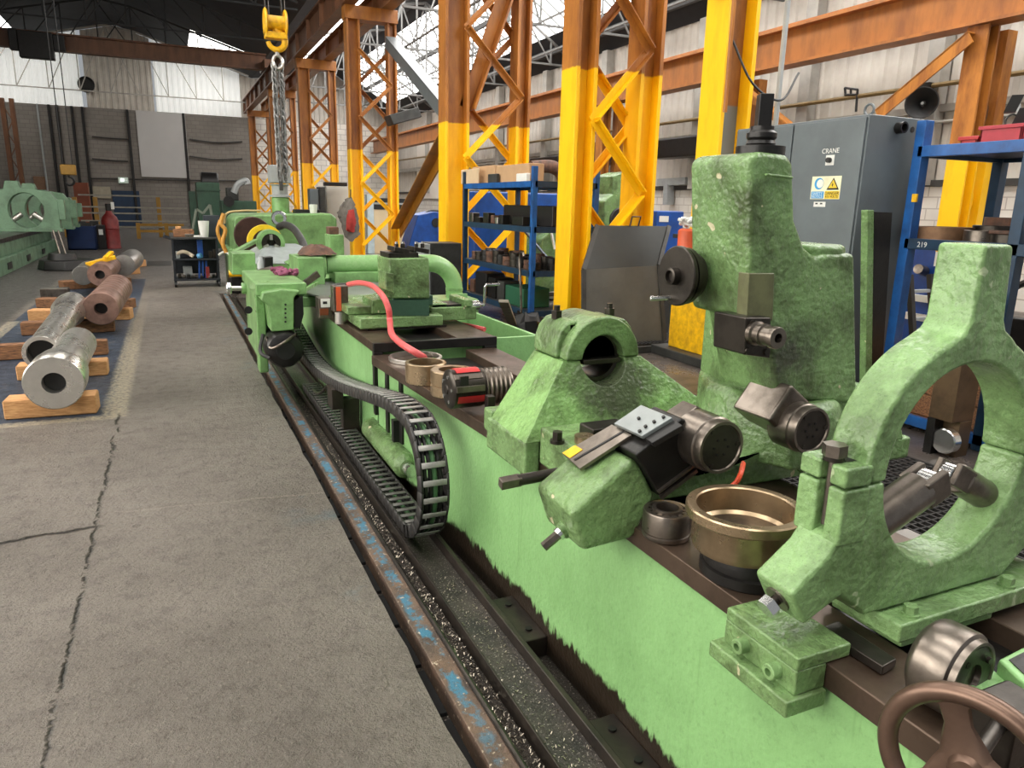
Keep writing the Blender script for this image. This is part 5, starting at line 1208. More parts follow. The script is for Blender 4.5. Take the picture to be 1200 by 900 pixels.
# ================================================================== OLD GREEN LATHE ON THE LEFT
t = thing('lathe_bed', 'dusty green lathe bed running along the left edge', 'lathe bed', (-4.0,19,0))
MB().box(-4.9,-3.2,8,26.5,.0,.34).build('bed_foot', m_gleft, t, bevel=.02)
MB().box(-4.8,-3.3,8,26.3,.34,.62).build('bed_casting', m_gleft, t, bevel=.02)
MB().box(-3.6,-3.27,8,26.4,.62,.72).build('front_way', m_dsteel, t, bevel=.01)
MB().box(-4.8,-4.4,8,26.4,.62,.72).build('rear_way', m_dsteel, t, bevel=.01)
for i in range(7): MB().box(-3.2,-3.19,9+2.4*i,9.5+2.4*i,.08,.22).build('dark_slot', m_blackm, t)
def far_steady(label, px, y, s=1.0, lo_=-.22):
    cx_ = at(px,250,Y=y).x; t_ = thing('ring_steady', label, 'steady', (cx_,y,.72)); w = .88*s; z0 = .72; zm = z0+.95*s; zt_ = z0+1.55*s
    o_ = [(-w,z0),(-w,zm),(-w*.78,zm+.30*s),(lo_-w*.30,zm+.36*s),(lo_-w*.22,zt_),(lo_+w*.16,zt_),(lo_+w*.22,zm+.40*s),(w*.78,zm+.30*s),(w,zm),(w,z0)]
    h_ = [(w*.55*math.cos(q),zm-.30*s+w*.62*math.sin(q)) for q in [2*PI*i/20 for i in range(20)]]
    MB().prism([(cx_+x,y,z) for x, z in o_], (0,.3,0), [[(cx_+x,y,z) for x, z in h_]]).build('frame', m_gleft, t_, bevel=.02, ang=45)
    for s_ in (-1, 1):
        d = V((s_*.7,0,-.5)); MB().cyl(V((cx_,y+.15,zm-.3*s))-d*-.75*w*.95, V((cx_,y+.15,zm-.3*s))+d*.25*w, .07).build('quill', m_steel, t_)
    MB().box(cx_-w*1.05,cx_+w*1.05,y-.05,y+.4,z0,z0+.09).build('foot', m_gleft, t_, bevel=.01)
    MB().box(cx_+w-.04,cx_+w+.14,y+.02,y+.28,z0+.30,zm+.05).build('clamp_lug', m_gleft, t_, bevel=.02)
    return t_
far_steady('dusty green ring steady nearest on the left lathe bed', 31, 22.3, .80)
far_steady('dusty green ring steady in the middle of the left lathe bed', 49, 24.0, .78)
far_steady('smaller dusty green ring steady at the far end of the left lathe bed', 62, 25.6, .68)
# ================================================================== FAR END
t = thing('railing', 'yellow-posted guard railing across the far aisle', 'railing', (-1.5,34.7,0))
m_railm = simple('pale_rail', (150,146,134), .5, .2, .3, 4); m_yd = simple('dull_yellow', (164,122,34), .5, 0, .3, 4)
for px in (79,92,116,189):
    c = at(px,276,Y=34.7); MB().box(c.x-.08,c.x+.08,34.6,34.8,0,at(px,231,Y=34.7).z).build('post', m_yd, t, bevel=.01)
x0, x1 = at(92,230,Y=34.7).x, at(218,230,Y=34.7).x
for py in (229.5,243,250,259,266): z = at(150,py,Y=34.7).z; MB().box(x0,x1,34.55,34.60,z-.03,z+.03).build('rail', m_railm, t)
t = thing('barrier', 'low yellow barrier in front of the guard railing, left of the cart', 'barrier', (0,33.5,0))
for px in (163,196): c = at(px,278,Y=33.5); MB().box(c.x-.07,c.x+.07,33.4,33.6,0,.62).build('post', m_yd, t)
x0, x1 = at(163,270,Y=33.5).x, at(216,270,Y=33.5).x
for z in (.30,.55): MB().box(x0,x1,33.42,33.52,z-.05,z+.05).build('rail', m_yd, t)
def wallrect(name, label, cat, x0, x1, y0, y1, m, Y=YF-.02, th=.06):
    a, b = at(x0,y1,Y=Y), at(x1,y0,Y=Y); o = MB().box(a.x,b.x,Y-th,Y,max(min(a.z,b.z),.0),max(a.z,b.z)).build(name, m, smooth=False)
    return tag(o, label, cat) if label else o
struct(wallrect('door_2', None, None, 138, 163, 224, 290, simple('navy_door', (34,56,84), .6)))
wallrect('wall_board', 'large pale blank board hung on the far brick wall', 'board', 166, 216.5, 133, 207, simple('pale_board', (196,194,192), .6, 0, .1, .4))
wallrect('notice_board', 'cream notice board low on the far brick wall', 'board', 105, 129, 219, 232, simple('cream_board', (168,160,140), .7))
wallrect('notice_board', 'brown board on the dark far wall behind the left lathe', 'board', 41, 54, 207, 224, simple('brown_board', (128,98,76), .7))
cx0 = at(88,230,Y=46).x; cx1 = at(105,230,Y=46).x
o = MB().box(cx0,cx1,45.6,46.2,0,at(96,214,Y=45.6).z).build('locker', simple('rust_locker', (132,70,46), .6, 0, .3, 1)); tag(o, 'tall rust-red locker against the far wall', 'locker')
t = thing('exit_sign', 'small green lit exit sign on the far brick wall', 'sign', at(143,213,Y=YF-.1))
a, b = at(139,214.5,Y=YF-.1), at(150,208,Y=YF-.1); MB().box(a.x,b.x,YF-.16,YF-.08,a.z,b.z).build('case', glow('exit_green', (20,110,66), .35), t)
MB().box(a.x+.1,a.x+.3,YF-.17,YF-.16,a.z+.08,b.z-.06).build('running_figure', glow('exit_white', (235,255,240), 1.2), t); MB().box(a.x+.36,b.x-.05,YF-.17,YF-.16,a.z+.14,b.z-.14).build('arrow', glow('exit_white2', (220,255,230), .5), t)
for i, (px, lab) in enumerate(((10,'thick dark pipe at the left end of the far wall'),(50,'pale vertical conduit beyond the left lathe steadies'),(63,'dark vertical conduit left of the yellow hanging hook'),(72,'dark vertical cable run over the yellow hanging hook'),(89,'dark vertical pipe right of the yellow hanging hook'),(101,'tall pair pipe by the pale brickwork'),(154,'thin conduit left of the pale blank board'),(218,'thin conduit at the right edge of the pale blank board'))):
    a = at(px+(6 if px < 110 else 4),225,Y=YF-.1); z1 = 6.3
    o = MB().tube([(a.x,YF-.1,.3),(a.x,YF-.1,z1)], .07 if i != 1 else .05, 6).build('wall_conduit', m_black if i != 1 else m_lgrey); tag(o, lab, 'pipe')
for i, (py, pa, pb, lab) in enumerate(((163,222,284,'upper sagging cable across the pale bricks'),(183,222,284,'lower sagging cable across the pale bricks'),(160,108,150,'cable along the bricks left of the pale board'),(186,108,150,'lower cable along the bricks left of the pale board'),(209,105,290,'long conduit along the far wall below the pale board'))):
    a, b = at(pa,py,Y=YF-.08), at(pb,py+3,Y=YF-.08); m_ = a.lerp(b,.5)-V((0,0,.12 if i < 2 else .02)); o = MB().tube(bez([a,m_,b],8), .04, 6).build('wall_cable', m_trimd); tag(o, lab, 'cable')
# ventilation disc on the gable
c = at(101,99,Y=YF-.1); o = MB().lathe(c, (0,-1,0), [(0,.02),(.30,.02),(.36,.10),(.40,.12),(.42,.0),(0,0)], 28).build('wall_fan', m_black); tag(o, 'round black fan opening in the bright far gable', 'fan')
# second crane hook hanging on the left
t = thing('crane_hook', 'dull yellow hook block hanging low in front of the far wall', 'hook', at(80,210,Y=26))
c = at(80,199,Y=26); MB().box(c.x-.2,c.x+.2,25.9,26.1,c.z-.15,c.z+.15).build('block', m_yd, t, bevel=.03); MB().tube([c+V((0,0,-.15))]+[c+V((math.sin(a)*.12,0,-.32+math.cos(a)*.12)) for a in [i*PI*1.4/8 for i in range(9)]], .035, 8).build('hook', m_black, t)
for dx_ in (-.12,.12): MB().tube([c+V((dx_,0,.1)), V((c.x+dx_,26,roofz(c.x+dx_)-.15))], .014, 6).build('wire_rope', m_black, t)
# left crane-row columns
for y, lab in ((30.5,'dull ochre lattice column behind the left lathe steadies'),(45.5,'dark brown lattice column in the far left corner')):
    t = thing('lattice_column', lab, 'column', (-6.9,y,0), 'left row crane columns')
    for x in (-7.1,-6.7): MB().box(x-.1,x+.1,y-.12,y+.12,0,ZG+.08).build('leg', m_ochred if y > 40 else two_tone('left_column_paint', 2.6, low=(150,112,30), high=(108,74,48)), t)
    z = .4; i = 0
    while z < ZG-.5: MB().bar((-7.05 if i%2 else -6.75,y,z), (-6.75 if i%2 else -7.05,y,z+.6), .05, .05).build('lacing_bar', m_ochred, t); z += .6; i += 1
# dark machines against the far end, behind the cart
t = thing('machine_press', 'tall dark green machine with black cowl behind the cart', 'machine', at(245,250,Y=27))
a, b = at(232,246,Y=27), at(257,214,Y=27); MB().box(a.x,b.x,27,28.2,0,b.z).build('body', m_gdark, t, bevel=.03)
MB().box(a.x-.02,b.x+.02,26.95,28.2,at(240,222,Y=27).z-.04,at(240,222,Y=27).z+.0).build('band', m_gdark, t)
c = at(246,214,Y=27.6); MB().lathe((c.x-.28,27.6,c.z-.02), (1,0,0), [(0,0),(.32,0),(.36,.03),(.36,.5),(.32,.55),(0,.55)], 28).build('cowl', m_black, t)
t = thing('milling_machine', 'dark cluttered machine head with pale curved guard behind the headstock', 'machine', at(275,250,Y=25))
a, b = at(260,248,Y=25), at(300,226,Y=25); MB().box(a.x,b.x,25,26,0,b.z-.25).build('body', m_gdark, t, bevel=.03); MB().box(a.x+.2,b.x-.5,25.2,25.8,b.z-.25,b.z+.15).build('upper_body', m_dgrey, t, bevel=.03)
MB().tube(bez([at(274,226,Y=24.9),at(279,216,Y=24.9),at(288,212,Y=24.9),at(290,216,Y=24.9)],6), .10, 8).build('curved_guard', m_lgrey, t)
MB().cyl(at(268,236,Y=24.95), at(268,236,Y=24.7), .16).build('motor', m_blackm, t)
o = MB().box(at(222,240,Y=30).x,at(231,240,Y=30).x,30,30.5,0,at(226,224,Y=30).z).build('locker', m_gdark, bevel=.02); tag(o, 'dark green locker left of the tall dark green machine', 'locker')
# ================================================================== CART WITH TOOLS
YC = 15.2
cx0, cx1 = at(206,330,Y=YC).x, at(257,330,Y=YC).x; zT = at(230,279,Y=YC).z
t = thing('tool_cart', 'dark steel tool cart in the aisle loaded with bits', 'cart', ((cx0+cx1)/2,YC+.3,0))
m_cart = simple('cart_black_steel', (40,44,50), .45, .3, .4, 10)
for x in (cx0,cx1):
    for y in (YC,YC+.6): MB().box(x-.02,x+.02,y-.02,y+.02,.10,zT).build('leg', m_cart, t); MB().cyl((x-.02,y,.05),(x+.02,y,.05),.05,seg=14).build('castor', m_black, t); MB().box(x-.025,x+.025,y-.02,y+.02,.06,.11).build('fork', m_cart, t)
for z in (zT,.52,.14): MB().box(cx0-.03,cx1+.03,YC-.03,YC+.63,z-.02,z+.012).build('shelf', m_cart if z != zT else m_dgrey, t, bevel=.005)
MB().tube([(cx0-.02,YC,zT-.02),(cx0-.14,YC,zT+.02),(cx0-.14,YC+.6,zT+.02),(cx0-.02,YC+.6,zT-.02)], .014, 8).build('push_handle', m_cart, t)
MB().box(cx0+.02,cx1-.02,YC+.6,YC+.61,.2,.86).build('back_panel', m_cart, t)
def on(x, z): return cx0+(cx1-cx0)*x, z
def citem(name, label, cat, fx, z, w, d, h, m, y=.25, bev=.01):
    x = cx0+(cx1-cx0)*fx; o = MB().box(x-w/2,x+w/2,YC+y-d/2,YC+y+d/2,z+.013,z+.013+h).build(name, m, bevel=bev); return tag(o, label, cat)
citem('wooden_box', 'brown wooden tray box on the cart top', 'box', .27, zT, .36, .26, .14, m_wood)
citem('wooden_block', 'pale block end on the brown wooden tray box', 'block', .16, zT+.141, .10, .1, .05, m_woodl)
x = cx0+(cx1-cx0)*.74; o = MB().lathe((x,YC+.1,zT+.013), (0,0,1), [(0,0),(.07,0),(.10,.30),(.095,.30),(.066,.01),(0,.01)], 24).build('cup', m_white); tag(o, 'tall white plastic beaker on the cart top', 'cup')
t2 = thing('frame_panel', 'grey leaning frame on the cart top', 'frame', (cx0+.4,YC+.45,zT+.013))
a, b, c, d = at(224,277,Y=YC+.45), at(230,245,Y=YC+.45), at(246,240,Y=YC+.45), at(252,277,Y=YC+.45)
for p, q in ((a,b),(b,at(238,250,Y=YC+.45)),(at(238,250,Y=YC+.45),c),(c,d)): MB().bar(p, q, .045, .04).build('frame_bar', simple('grey_green_bar', (104,112,100), .6) if 'grey_green_bar' not in bpy.data.materials else bpy.data.materials['grey_green_bar'], t2)
citem('dark_case', 'dark slate upright case behind the white beaker on the cart', 'case', .95, zT, .30, .2, .40, simple('slate_case', (46,52,60), .5), .4)
t2 = thing('spray_gun', 'blue long-handled tool hanging in the cart', 'tool', (cx0+.6*(cx1-cx0),YC+.2,.533))
x = cx0+(cx1-cx0)*.62; MB().box(x-.05,x+.05,YC+.12,YC+.2,.55,.88).build('handle', m_bmach, t2, bevel=.01); MB().box(x-.03,x+.03,YC+.13,YC+.19,.533,.56).build('tip', m_blackm, t2)
x = cx0+(cx1-cx0)*.55
for i in range(3): o = MB().bar((x+.06*i,YC+.1,.153), (x+.06*i+.02,YC+.12,.5), .035, .03).build('bar', m_bmach); tag(o, ('left','middle','right')[i]+' one of three blue bars standing on the cart bottom shelf', 'bar')
x = cx0+.12; o = MB().tube(bez([(x-.05,YC+.1,.62),(x+.05,YC+.05,.66),(x+.15,YC+.08,.62),(x+.22,YC+.05,.57)],6), .035, 8).build('handle_tool', simple('cream_grip', (206,190,168), .5)); tag(o, 'cream hand grip lying on the cart middle shelf', 'tool')
o = MB().cyl((x+.30,YC+.05,.57), (x+.36,YC+.02,.59), .05, seg=14).build('roll', simple('sky_blue_tape', (86,150,196), .6)); tag(o, 'small sky blue roll on the cart middle shelf', 'tape')
rr = random.Random(21)
for i in range(9):
    fx = .1+.1*i; citem('tool_part', 'dark machine part lying on the cart bottom shelf', 'part', fx, .14, .06, rr.uniform(.1,.3), rr.uniform(.04,.10), (m_dsteel, m_worn, m_blackm)[i%3], rr.uniform(.1,.35))['group'] = 'loose parts on the cart bottom shelf'
for i, fx in enumerate((.42,.86,.97)):
    citem('tool_part', ('small dark part in the middle of the cart middle shelf','dark jar near the right of the cart middle shelf','dark lump at the right end of the cart middle shelf')[i], 'part', fx, .52, .08, .12, .10+.03*i, m_dsteel if i else m_blackm, .2)
# things between cart and steady
o = MB().box(cx1+.12,cx1+.32,YC-1.2,YC-.6,.002,.30).build('hydraulic_unit', m_blackm, bevel=.03); tag(o, 'black hydraulic unit on the floor right of the cart', 'machine unit')
o = MB().cyl((cx1+.10,YC-1.3,.38), (cx1+.34,YC-1.3,.38), .06).build('grease_gun', m_yel); o.location.z = .30; tag(o, 'yellow grease gun lying on the black hydraulic unit', 'tool')

for i, (fx, z, w, d, h, m, lab, nm, cat) in enumerate((
    (.10,.52,.07,.08,.13,m_lgrey,'pale can at the left end of the cart middle shelf','can','can'),
    (.30,.14,.16,.20,.20,m_lgrey,'pale grey box standing on the cart bottom shelf','box','box'),
    (.75,.14,.07,.08,.22,m_redd,'dull red can on the cart bottom shelf','can','can'),
    (.40,zT,.16,.10,.06,m_worn,'flat steel piece beside the brown tray box on the cart top','steel_offcut','offcut'),
    (.58,zT,.14,.16,.03,m_white,'white paper lying under the beaker edge on the cart top','paper','paper'))):
    citem(nm, lab, cat, fx, z, w, d, h, m, .12 if i != 1 else .4, .006)
o = MB().tube(bez([(cx1+.02,YC-.1,.60),(cx1+.10,YC-.15,.66),(cx1+.2,YC-.3,.62),(cx1+.26,YC-.5,.40),(cx1+.22,YC-.8,.30)],6), .022, 8).build('hose', simple('off_white_hose', (206,204,196), .5)); tag(o, 'off-white hose curling from the cart side to the black hydraulic unit', 'hose')
a, b = at(173,308,Z=0), at(201,311,Z=0); o = MB().box(a.x,b.x,b.y-.1,a.y+.6,.0005,.004).build('drain_cover', m_blackm); tag(o, 'dark drain strip across the far aisle floor left of the cart', 'drain')
# ================================================================== BLUE SHELVING
SX0, SX1, SY0, SY1 = 4.2, 5.1, 8.55, 10.97
t = thing('shelving_unit', 'blue steel shelving unit loaded with boxes and dark collars', 'shelving', ((SX0+SX1)/2,(SY0+SY1)/2,0))
for x in (SX0,SX1):
    for y in (SY0,SY1): MB().box(x-.035,x+.035,y-.03,y+.03,0,2.13).build('post', m_blue if y == SY0 else m_blue_shade, t, bevel=.004)
SZ = (.30,.82,1.38,1.945)
for z in SZ:
    MB().box(SX0,SX1,SY0,SY1,z-.02,z).build('shelf_board', m_dgrey, t)
    for x in (SX0-.035,SX1+.015): MB().box(x,x+.02,SY0,SY1,z-.07,z+.005).build('beam', m_blue_shade if z < 1.9 else m_blue, t)
    for y in (SY0-.03,SY1+.01): MB().box(SX0,SX1,y,y+.02,z-.07,z+.005).build('beam', m_blue_shade, t)
for x in (SX1,): MB().bar((x,SY0,.3), (x,SY1,1.38), .03, .03).build('brace', m_blue_shade, t)
def sh(name, label, cat, px0, px1, zi, h, m, x=SX0+.06, depth=.4, bev=.01, y=None):
    """item on shelf zi whose front face at X=x spans px0..px1"""
    z = SZ[zi]; ya, yb = at(px1, 240, X=x).y, at(px0, 240, X=x).y
    o = MB().box(x,x+depth,ya,yb,z+.001,z+h).build(name, m, bevel=bev); return tag(o, label, cat)
o = sh('plywood_sheet', 'tilted plywood board at the left end of the shelving top', 'board', 540, 560, 3, .22, m_ply, SX0-.0, .02); 
sh('cardboard_box', 'cardboard box with small label at the left of the shelving top', 'box', 553, 579, 3, .26, m_card, SX0+.12, .2)
sh('cardboard_box', 'biggest cardboard box, on the shelving top near the post', 'box', 581, 619, 3, .24, m_card, SX0+.10, .22)
sh('device', 'small dark device with white frame on the shelving top', 'device', 571, 581, 3, .13, m_dgrey, SX0+.03, .05)
o = sh('carton', 'small white carton in front of the biggest cardboard box', 'box', 604, 616, 3, .11, m_white, SX0+.03, .06)
sh('crate', 'long black plastic crate on the second shelf', 'crate', 590, 648, 2, .27, m_black, SX0+.30, .45, .015)
sh('tool_part', 'rounded black part in front of the long black crate', 'part', 600, 613, 2, .12, m_blackm, SX0+.08, .15)
for i, (a, b, h, m) in enumerate(((550,554,.14,m_worn),(556,562,.08,m_dsteel),(566,572,.15,m_dsteel),(575,579,.12,m_rust),(580,583,.09,m_steel),(585,589,.13,m_blackm))):
    sh('machine_part', ('bright-topped part at the left end of the second shelf','low dark part second from the left on the second shelf','upright dark part third on the second shelf','rusty part left of the black crate','small bright part left of the black crate','dark part touching the long black crate')[i], 'part', a, b, 2, h, m, SX0+.08, .12)
rr = random.Random(31)
def collar(x, y, z, r, h, m, label, grp):
    o = MB().lathe((x,y,z+.001), (0,0,1), [(r*.55,0),(r-.004,0),(r,.004),(r,h*.45),(r*.94,h*.48),(r*.94,h*.55),(r,h*.58),(r,h-.004),(r-.004,h),(r*.55,h),(r*.55,0)], 20).build('steel_collar', m); return tag(o, label, 'collar', grp)
y = SY0+.14; i = 0
while y < SY1-.1:
    for x in (SX0+.12, SX0+.38):
        h = rr.uniform(.10,.19); collar(x+rr.uniform(-.02,.02), y+rr.uniform(-.02,.02), SZ[1], .085, h, (m_dsteel, m_blackm, m_rust)[i%3], 'dark steel collar in the rows on the third shelf down', 'dark collars on the third shelf'); i += 1
    y += .21
sh('crate', 'green plastic crate with pale print at the near end of the bottom shelf', 'crate', 594, 616, 0, .26, simple('green_crate', (38,92,66), .5, 0, .2, 6), SX0+.03, .4, .015)
o = sh('label_card', 'pale print on the green crate', 'label', 597, 610, 0, .14, simple('pale_green_print', (150,190,160), .6), SX0+.02, .008); bpy.data.objects.remove(o)
for i, (a, b, h) in enumerate(((551,556,.20),(558,571,.34),(573,582,.30),(584,592,.28))):
    sh('metal_box', ('rusty narrow can at the left of the bottom shelf','tall black box on the bottom shelf','black ribbed box in the middle of the bottom shelf','dark box left of the green crate')[i], 'box', a, b, 0, h, (m_rust, m_black, m_blackm, m_dgrey)[i], SX0+.06, .3)
# crook leaning on the shelving
o = MB().tube(bez([at(611,372,X=SX0-.08),at(610,330,X=SX0-.08),at(609,306,X=SX0-.07),at(610,297,X=SX0-.07),at(613,296,X=SX0-.07),at(614,300,X=SX0-.07)],8), .016, 8).build('hook_rod', m_worn); tag(o, 'long rod with crook top leaning against the shelving front', 'rod')
# tarp heap and planks at the foot
mb = MB(); rr = random.Random(8); c = at(638,395,Z=.0); mb.lathe((c.x-.30,c.y-.1,0.002),(0,0,1),[(0,.34),(.10,.33),(.18,.24),(.23,.1),(.25,0)],14)
for v in mb.bm.verts:
    if v.co.z > .02: v.co += V((rr.uniform(-.05,.05),rr.uniform(-.05,.05),rr.uniform(-.05,.05)))
o = mb.build('waste_sack', m_black); tag(o, 'black crumpled sack on the floor left of the yellow lattice leg', 'sack')
o = MB().bar(at(604,388,Z=.02), at(620,362,Y=6.2)+V((0,.6,0)), .10, .03).build('plank', simple('weathered_plank', (150,142,128), .7, 0, .4, 8)); tag(o, 'weathered plank propped up behind the green chip tray', 'plank')
for i in range(4):
    a = at(640+i*4,345+i*7,Y=9.5); o = MB().bar(a, a+V((1.2,.6,.02*i)), .08, .05).build('steel_bar', m_dsteel if i%2 else m_worn); tag(o, ('topmost','second','third','lowest')[i]+' loose steel bar in the stack seen right of the shelving post', 'bar')
# ================================================================== BLACK DRIP TRAY LEANING BY THE COLUMN
t = thing('drip_tray', 'folded dark grey sheet metal guard leaning against the yellow lattice column', 'guard', (4.9,7.3,0))
Yt = 7.15
lo = [at(684,404,Y=Yt),at(779,404,Y=Yt),at(772,311,Y=Yt+.12),at(684,316,Y=Yt+.12)]; hi = [at(684,316,Y=Yt+.12),at(772,311,Y=Yt+.12),at(784,265,Y=Yt+.32),at(700,264,Y=Yt+.32)]
MB().prism(lo, (0,.03,0)).build('lower_panel', simple('grey_guard', (92,92,88), .5, .2, .25, 4), t, bevel=.003)
MB().prism(hi, (0,.03,-.01)).build('upper_panel', simple('dark_guard', (44,46,44), .45, .3, .3, 4), t, bevel=.003)
for q in (lo, hi): MB().bar(q[0], q[3], .03, .05, (1,0,0)).build('side_flange', m_dgrey, t); MB().bar(q[1], q[2], .03, .05, (1,0,0)).build('side_flange', m_dgrey, t)
MB().tube([at(738,265,Y=Yt+.31),at(741,254,Y=Yt+.30),at(751,254,Y=Yt+.30),at(748,265,Y=Yt+.31)], .010, 8).build('handle', m_black, t)
# raised mat under it
def mat(label, x0, x1, y0, y1, z, pitch=.055, grp=None):
    mb = MB(); x = x0
    while x < x1: mb.box(x,x+.012,y0,y1,z,z+.022); x += pitch
    y = y0
    while y < y1: mb.box(x0,x1,y,y+.012,z,z+.02); y += pitch
    mb.box(x0-.02,x0,y0,y1,z,z+.024).box(x1,x1+.02,y0,y1,z,z+.024)
    return tag(mb.build('floor_mat', m_rubber, smooth=False), label, 'mat', grp)
t2 = thing('platform', 'low dark platform under the leaning sheet guard', 'platform', (5.0,7.4,0))
MB().box(3.9,6.4,6.98,7.6,0,.085).build('deck', m_dgrey, t2, bevel=.01)
mat('black grid mat on the low platform under the leaning guard', 3.92, 6.3, 7.0, 7.58, .086)
mat('black open grid floor mat left of the pyramid steady', 2.9, 4.05, 5.2, 8.2, .001)
mat('black open grid floor mat between the roller steady and grey cabinet', 2.7, 4.5, 2.9, 5.15, .001)
mat('black open grid floor mat seen through the ring steady', 2.35, 4.4, .6, 2.85, .001)
# ================================================================== GREY CONTROL CABINET
CX = 4.75
t = thing('control_cabinet', 'large blue-grey control cabinet with warning signs behind the green machine', 'cabinet', (5.2,4.8,0))
MB().box(CX,5.34,4.10,5.52,.26,2.36).build('body', m_cab, t, bevel=.008)
MB().box(CX+.05,5.30,4.15,5.48,.0,.26).build('plinth', m_black, t)
for ya, yb in ((4.83,5.50),(4.115,4.815)): MB().box(CX-.018,CX,ya,yb,.29,2.34).build('door', m_cab, t, bevel=.004)
for y in (4.2,5.3): MB().tube([V((CX+.10,y,2.36))+V((0,math.cos(a)*.04,.045+math.sin(a)*.04)) for a in [2*PI*i/14 for i in range(14)]], .010, 6, True).build('lifting_eye', m_cab, t)
c = at(1052,150,Y=4.10); MB().lathe(c, (0,-1,0), [(.030,0),(.042,0),(.042,.06),(.030,.06),(.028,.0)], 24).build('cable_gland', m_blackm, t); MB().cyl(c+V((0,-.005,0)), c+V((0,-.006,0)), .03).build('gland_bore', m_black, t)
c = at(1069,152,Y=4.10); MB().cyl(c+V((0,.01,0)), c-V((0,.003,0)), .022).build('hole', m_black, t)
# signs on the door
FX = CX-.0185
def sgn(px0, py0, px1, py1): a, b = at(px0,py0,X=FX), at(px1,py1,X=FX); return a.y, b.y, max(a.z,b.z), min(a.z,b.z)
ya, yb, zt, zb = sgn(952.5,207,983.5,233.5)
def plate(name, y0, y1, z0, z1, m, par, lift=.001, th=.0012): return MB().box(FX-lift-th,FX-lift,min(y0,y1),max(y0,y1),z0,z1).build(name, m, par, smooth=False)
sg = plate('warning_sign', ya, yb, zb, zt, simple('sign_cream', (236,232,196), .4), t)
def sy(f): return ya+(yb-ya)*f
def sz(f): return zb+(zt-zb)*f
m_sblue = simple('sign_blue', (58,150,206), .4); m_syel = simple('sign_yellow', (236,200,44), .4); m_sblk = simple('sign_black', (24,22,20), .5)
plate('yellow_field', sy(.50), sy(.98), sz(.02), sz(.36), m_syel, sg, .0025); plate('blue_field', sy(.03), sy(.46), sz(.03), sz(.34), m_sblue, sg, .0025)
def disc(par, name, cy, cz_, r, m, lift, n=24, a0=0, a1=2*PI):
    pts = [V((FX-lift,cy+math.cos(a0+(a1-a0)*i/n)*r,cz_+math.sin(a0+(a1-a0)*i/n)*r)) for i in range(n)]; return MB().prism(pts, (-.0012,0,0)).build(name, m, par, smooth=False)
cy, cz_ = sy(.26), sz(.68); rr_ = (zt-zb)*.26
disc(sg, 'blue_circle', cy, cz_, rr_, m_sblue, .0025); disc(sg, 'face_pictogram', cy-.012, cz_, rr_*.72, simple('sign_white', (240,238,220), .5), .004)
cy = sy(.745)
def tri(sc_, m, lift, name): w = abs(yb-ya)*.21*sc_; h = (zt-zb)*.26*sc_; c0 = sz(.665); return MB().prism([V((FX-lift,cy-w,c0-h)),V((FX-lift,cy+w,c0-h)),V((FX-lift,cy,c0+h))], (-.0012,0,0)).build(name, m, sg, smooth=False)
tri(1.0, m_sblk, .0025, 'warning_triangle'); tri(.70, m_syel, .004, 'triangle_field')
MB().prism([V((FX-.0056,cy+.010,sz(.72))),V((FX-.0056,cy-.006,sz(.64))),V((FX-.0056,cy+.006,sz(.64))),V((FX-.0056,cy-.004,sz(.52))),V((FX-.0056,cy+.012,sz(.61))),V((FX-.0056,cy+.0,sz(.61)))], (-.001,0,0)).build('lightning_bolt', m_sblk, sg, smooth=False)
def text(body, px, py, size, m, par, lift=.005, name='lettering'):
    cu = bpy.data.curves.new(name, 'FONT'); cu.body = body; cu.size = size; cu.align_x = 'CENTER'; cu.align_y = 'CENTER'; cu.extrude = .0006
    tmp = bpy.data.objects.new('t', cu); COL.objects.link(tmp); dg = bpy.context.evaluated_depsgraph_get(); dg.update()
    me = bpy.data.meshes.new_from_object(tmp.evaluated_get(dg)); bpy.data.objects.remove(tmp)
    me.materials.clear(); me.materials.append(m); o_ = bpy.data.objects.new(name, me); COL.objects.link(o_)
    c = at(px,py,X=FX) if not isinstance(px, V) else px; c = c+V((-lift,0,0))
    # face -X: text x runs toward -Y, text y up
    me.transform(Matrix(((0,0,-1),(-1,0,0),(0,1,0))).to_4x4()); me.transform(Matrix.Translation(c-(ORG[par.name] if par else c)))
    o_.parent = par
    if not par: o_.location = c
    return o_
text('DANGER', V((FX,sy(.74),sz(.26))), 0, .030, m_sblk, sg) if False else None
text('DANGER', V((FX,sy(.74),sz(.25))), None, .034, m_sblk, sg); text('415 VOLTS', V((FX,sy(.74),sz(.11))), None, .026, m_sblk, sg)
text('SAFETY', V((FX,sy(.245),sz(.24))), None, .032, simple('sign_pale_ink', (214,232,240), .5), sg); text('NOTICE', V((FX,sy(.245),sz(.11))), None, .030, bpy.data.materials['sign_pale_ink'], sg)
y0, y1, z1, z0 = sgn(954,236.5,967,242.5); lb = plate('small_label', y0, y1, z0, z1, m_white, t); plate('label_print', y0+(y1-y0)*.15, y0+(y1-y0)*.35, z0+(z1-z0)*.5, z0+(z1-z0)*.8, m_dgrey, lb, .0025); plate('label_print', y0+(y1-y0)*.55, y0+(y1-y0)*.75, z0+(z1-z0)*.5, z0+(z1-z0)*.8, m_dgrey, lb, .0025)
y0, y1, z1, z0 = sgn(968.5,182,977,193.5); kb = plate('switch_plate', y0, y1, z0, z1, m_white, t)
MB().cyl((FX-.0025,(y0+y1)/2,(z0+z1)/2), (FX-.03,(y0+y1)/2,(z0+z1)/2), .020, seg=20).build('switch_knob', m_black, kb)
text('CRANE', at(973.5,177,X=FX), None, .052, m_white, t, .0015, 'stencil_lettering')
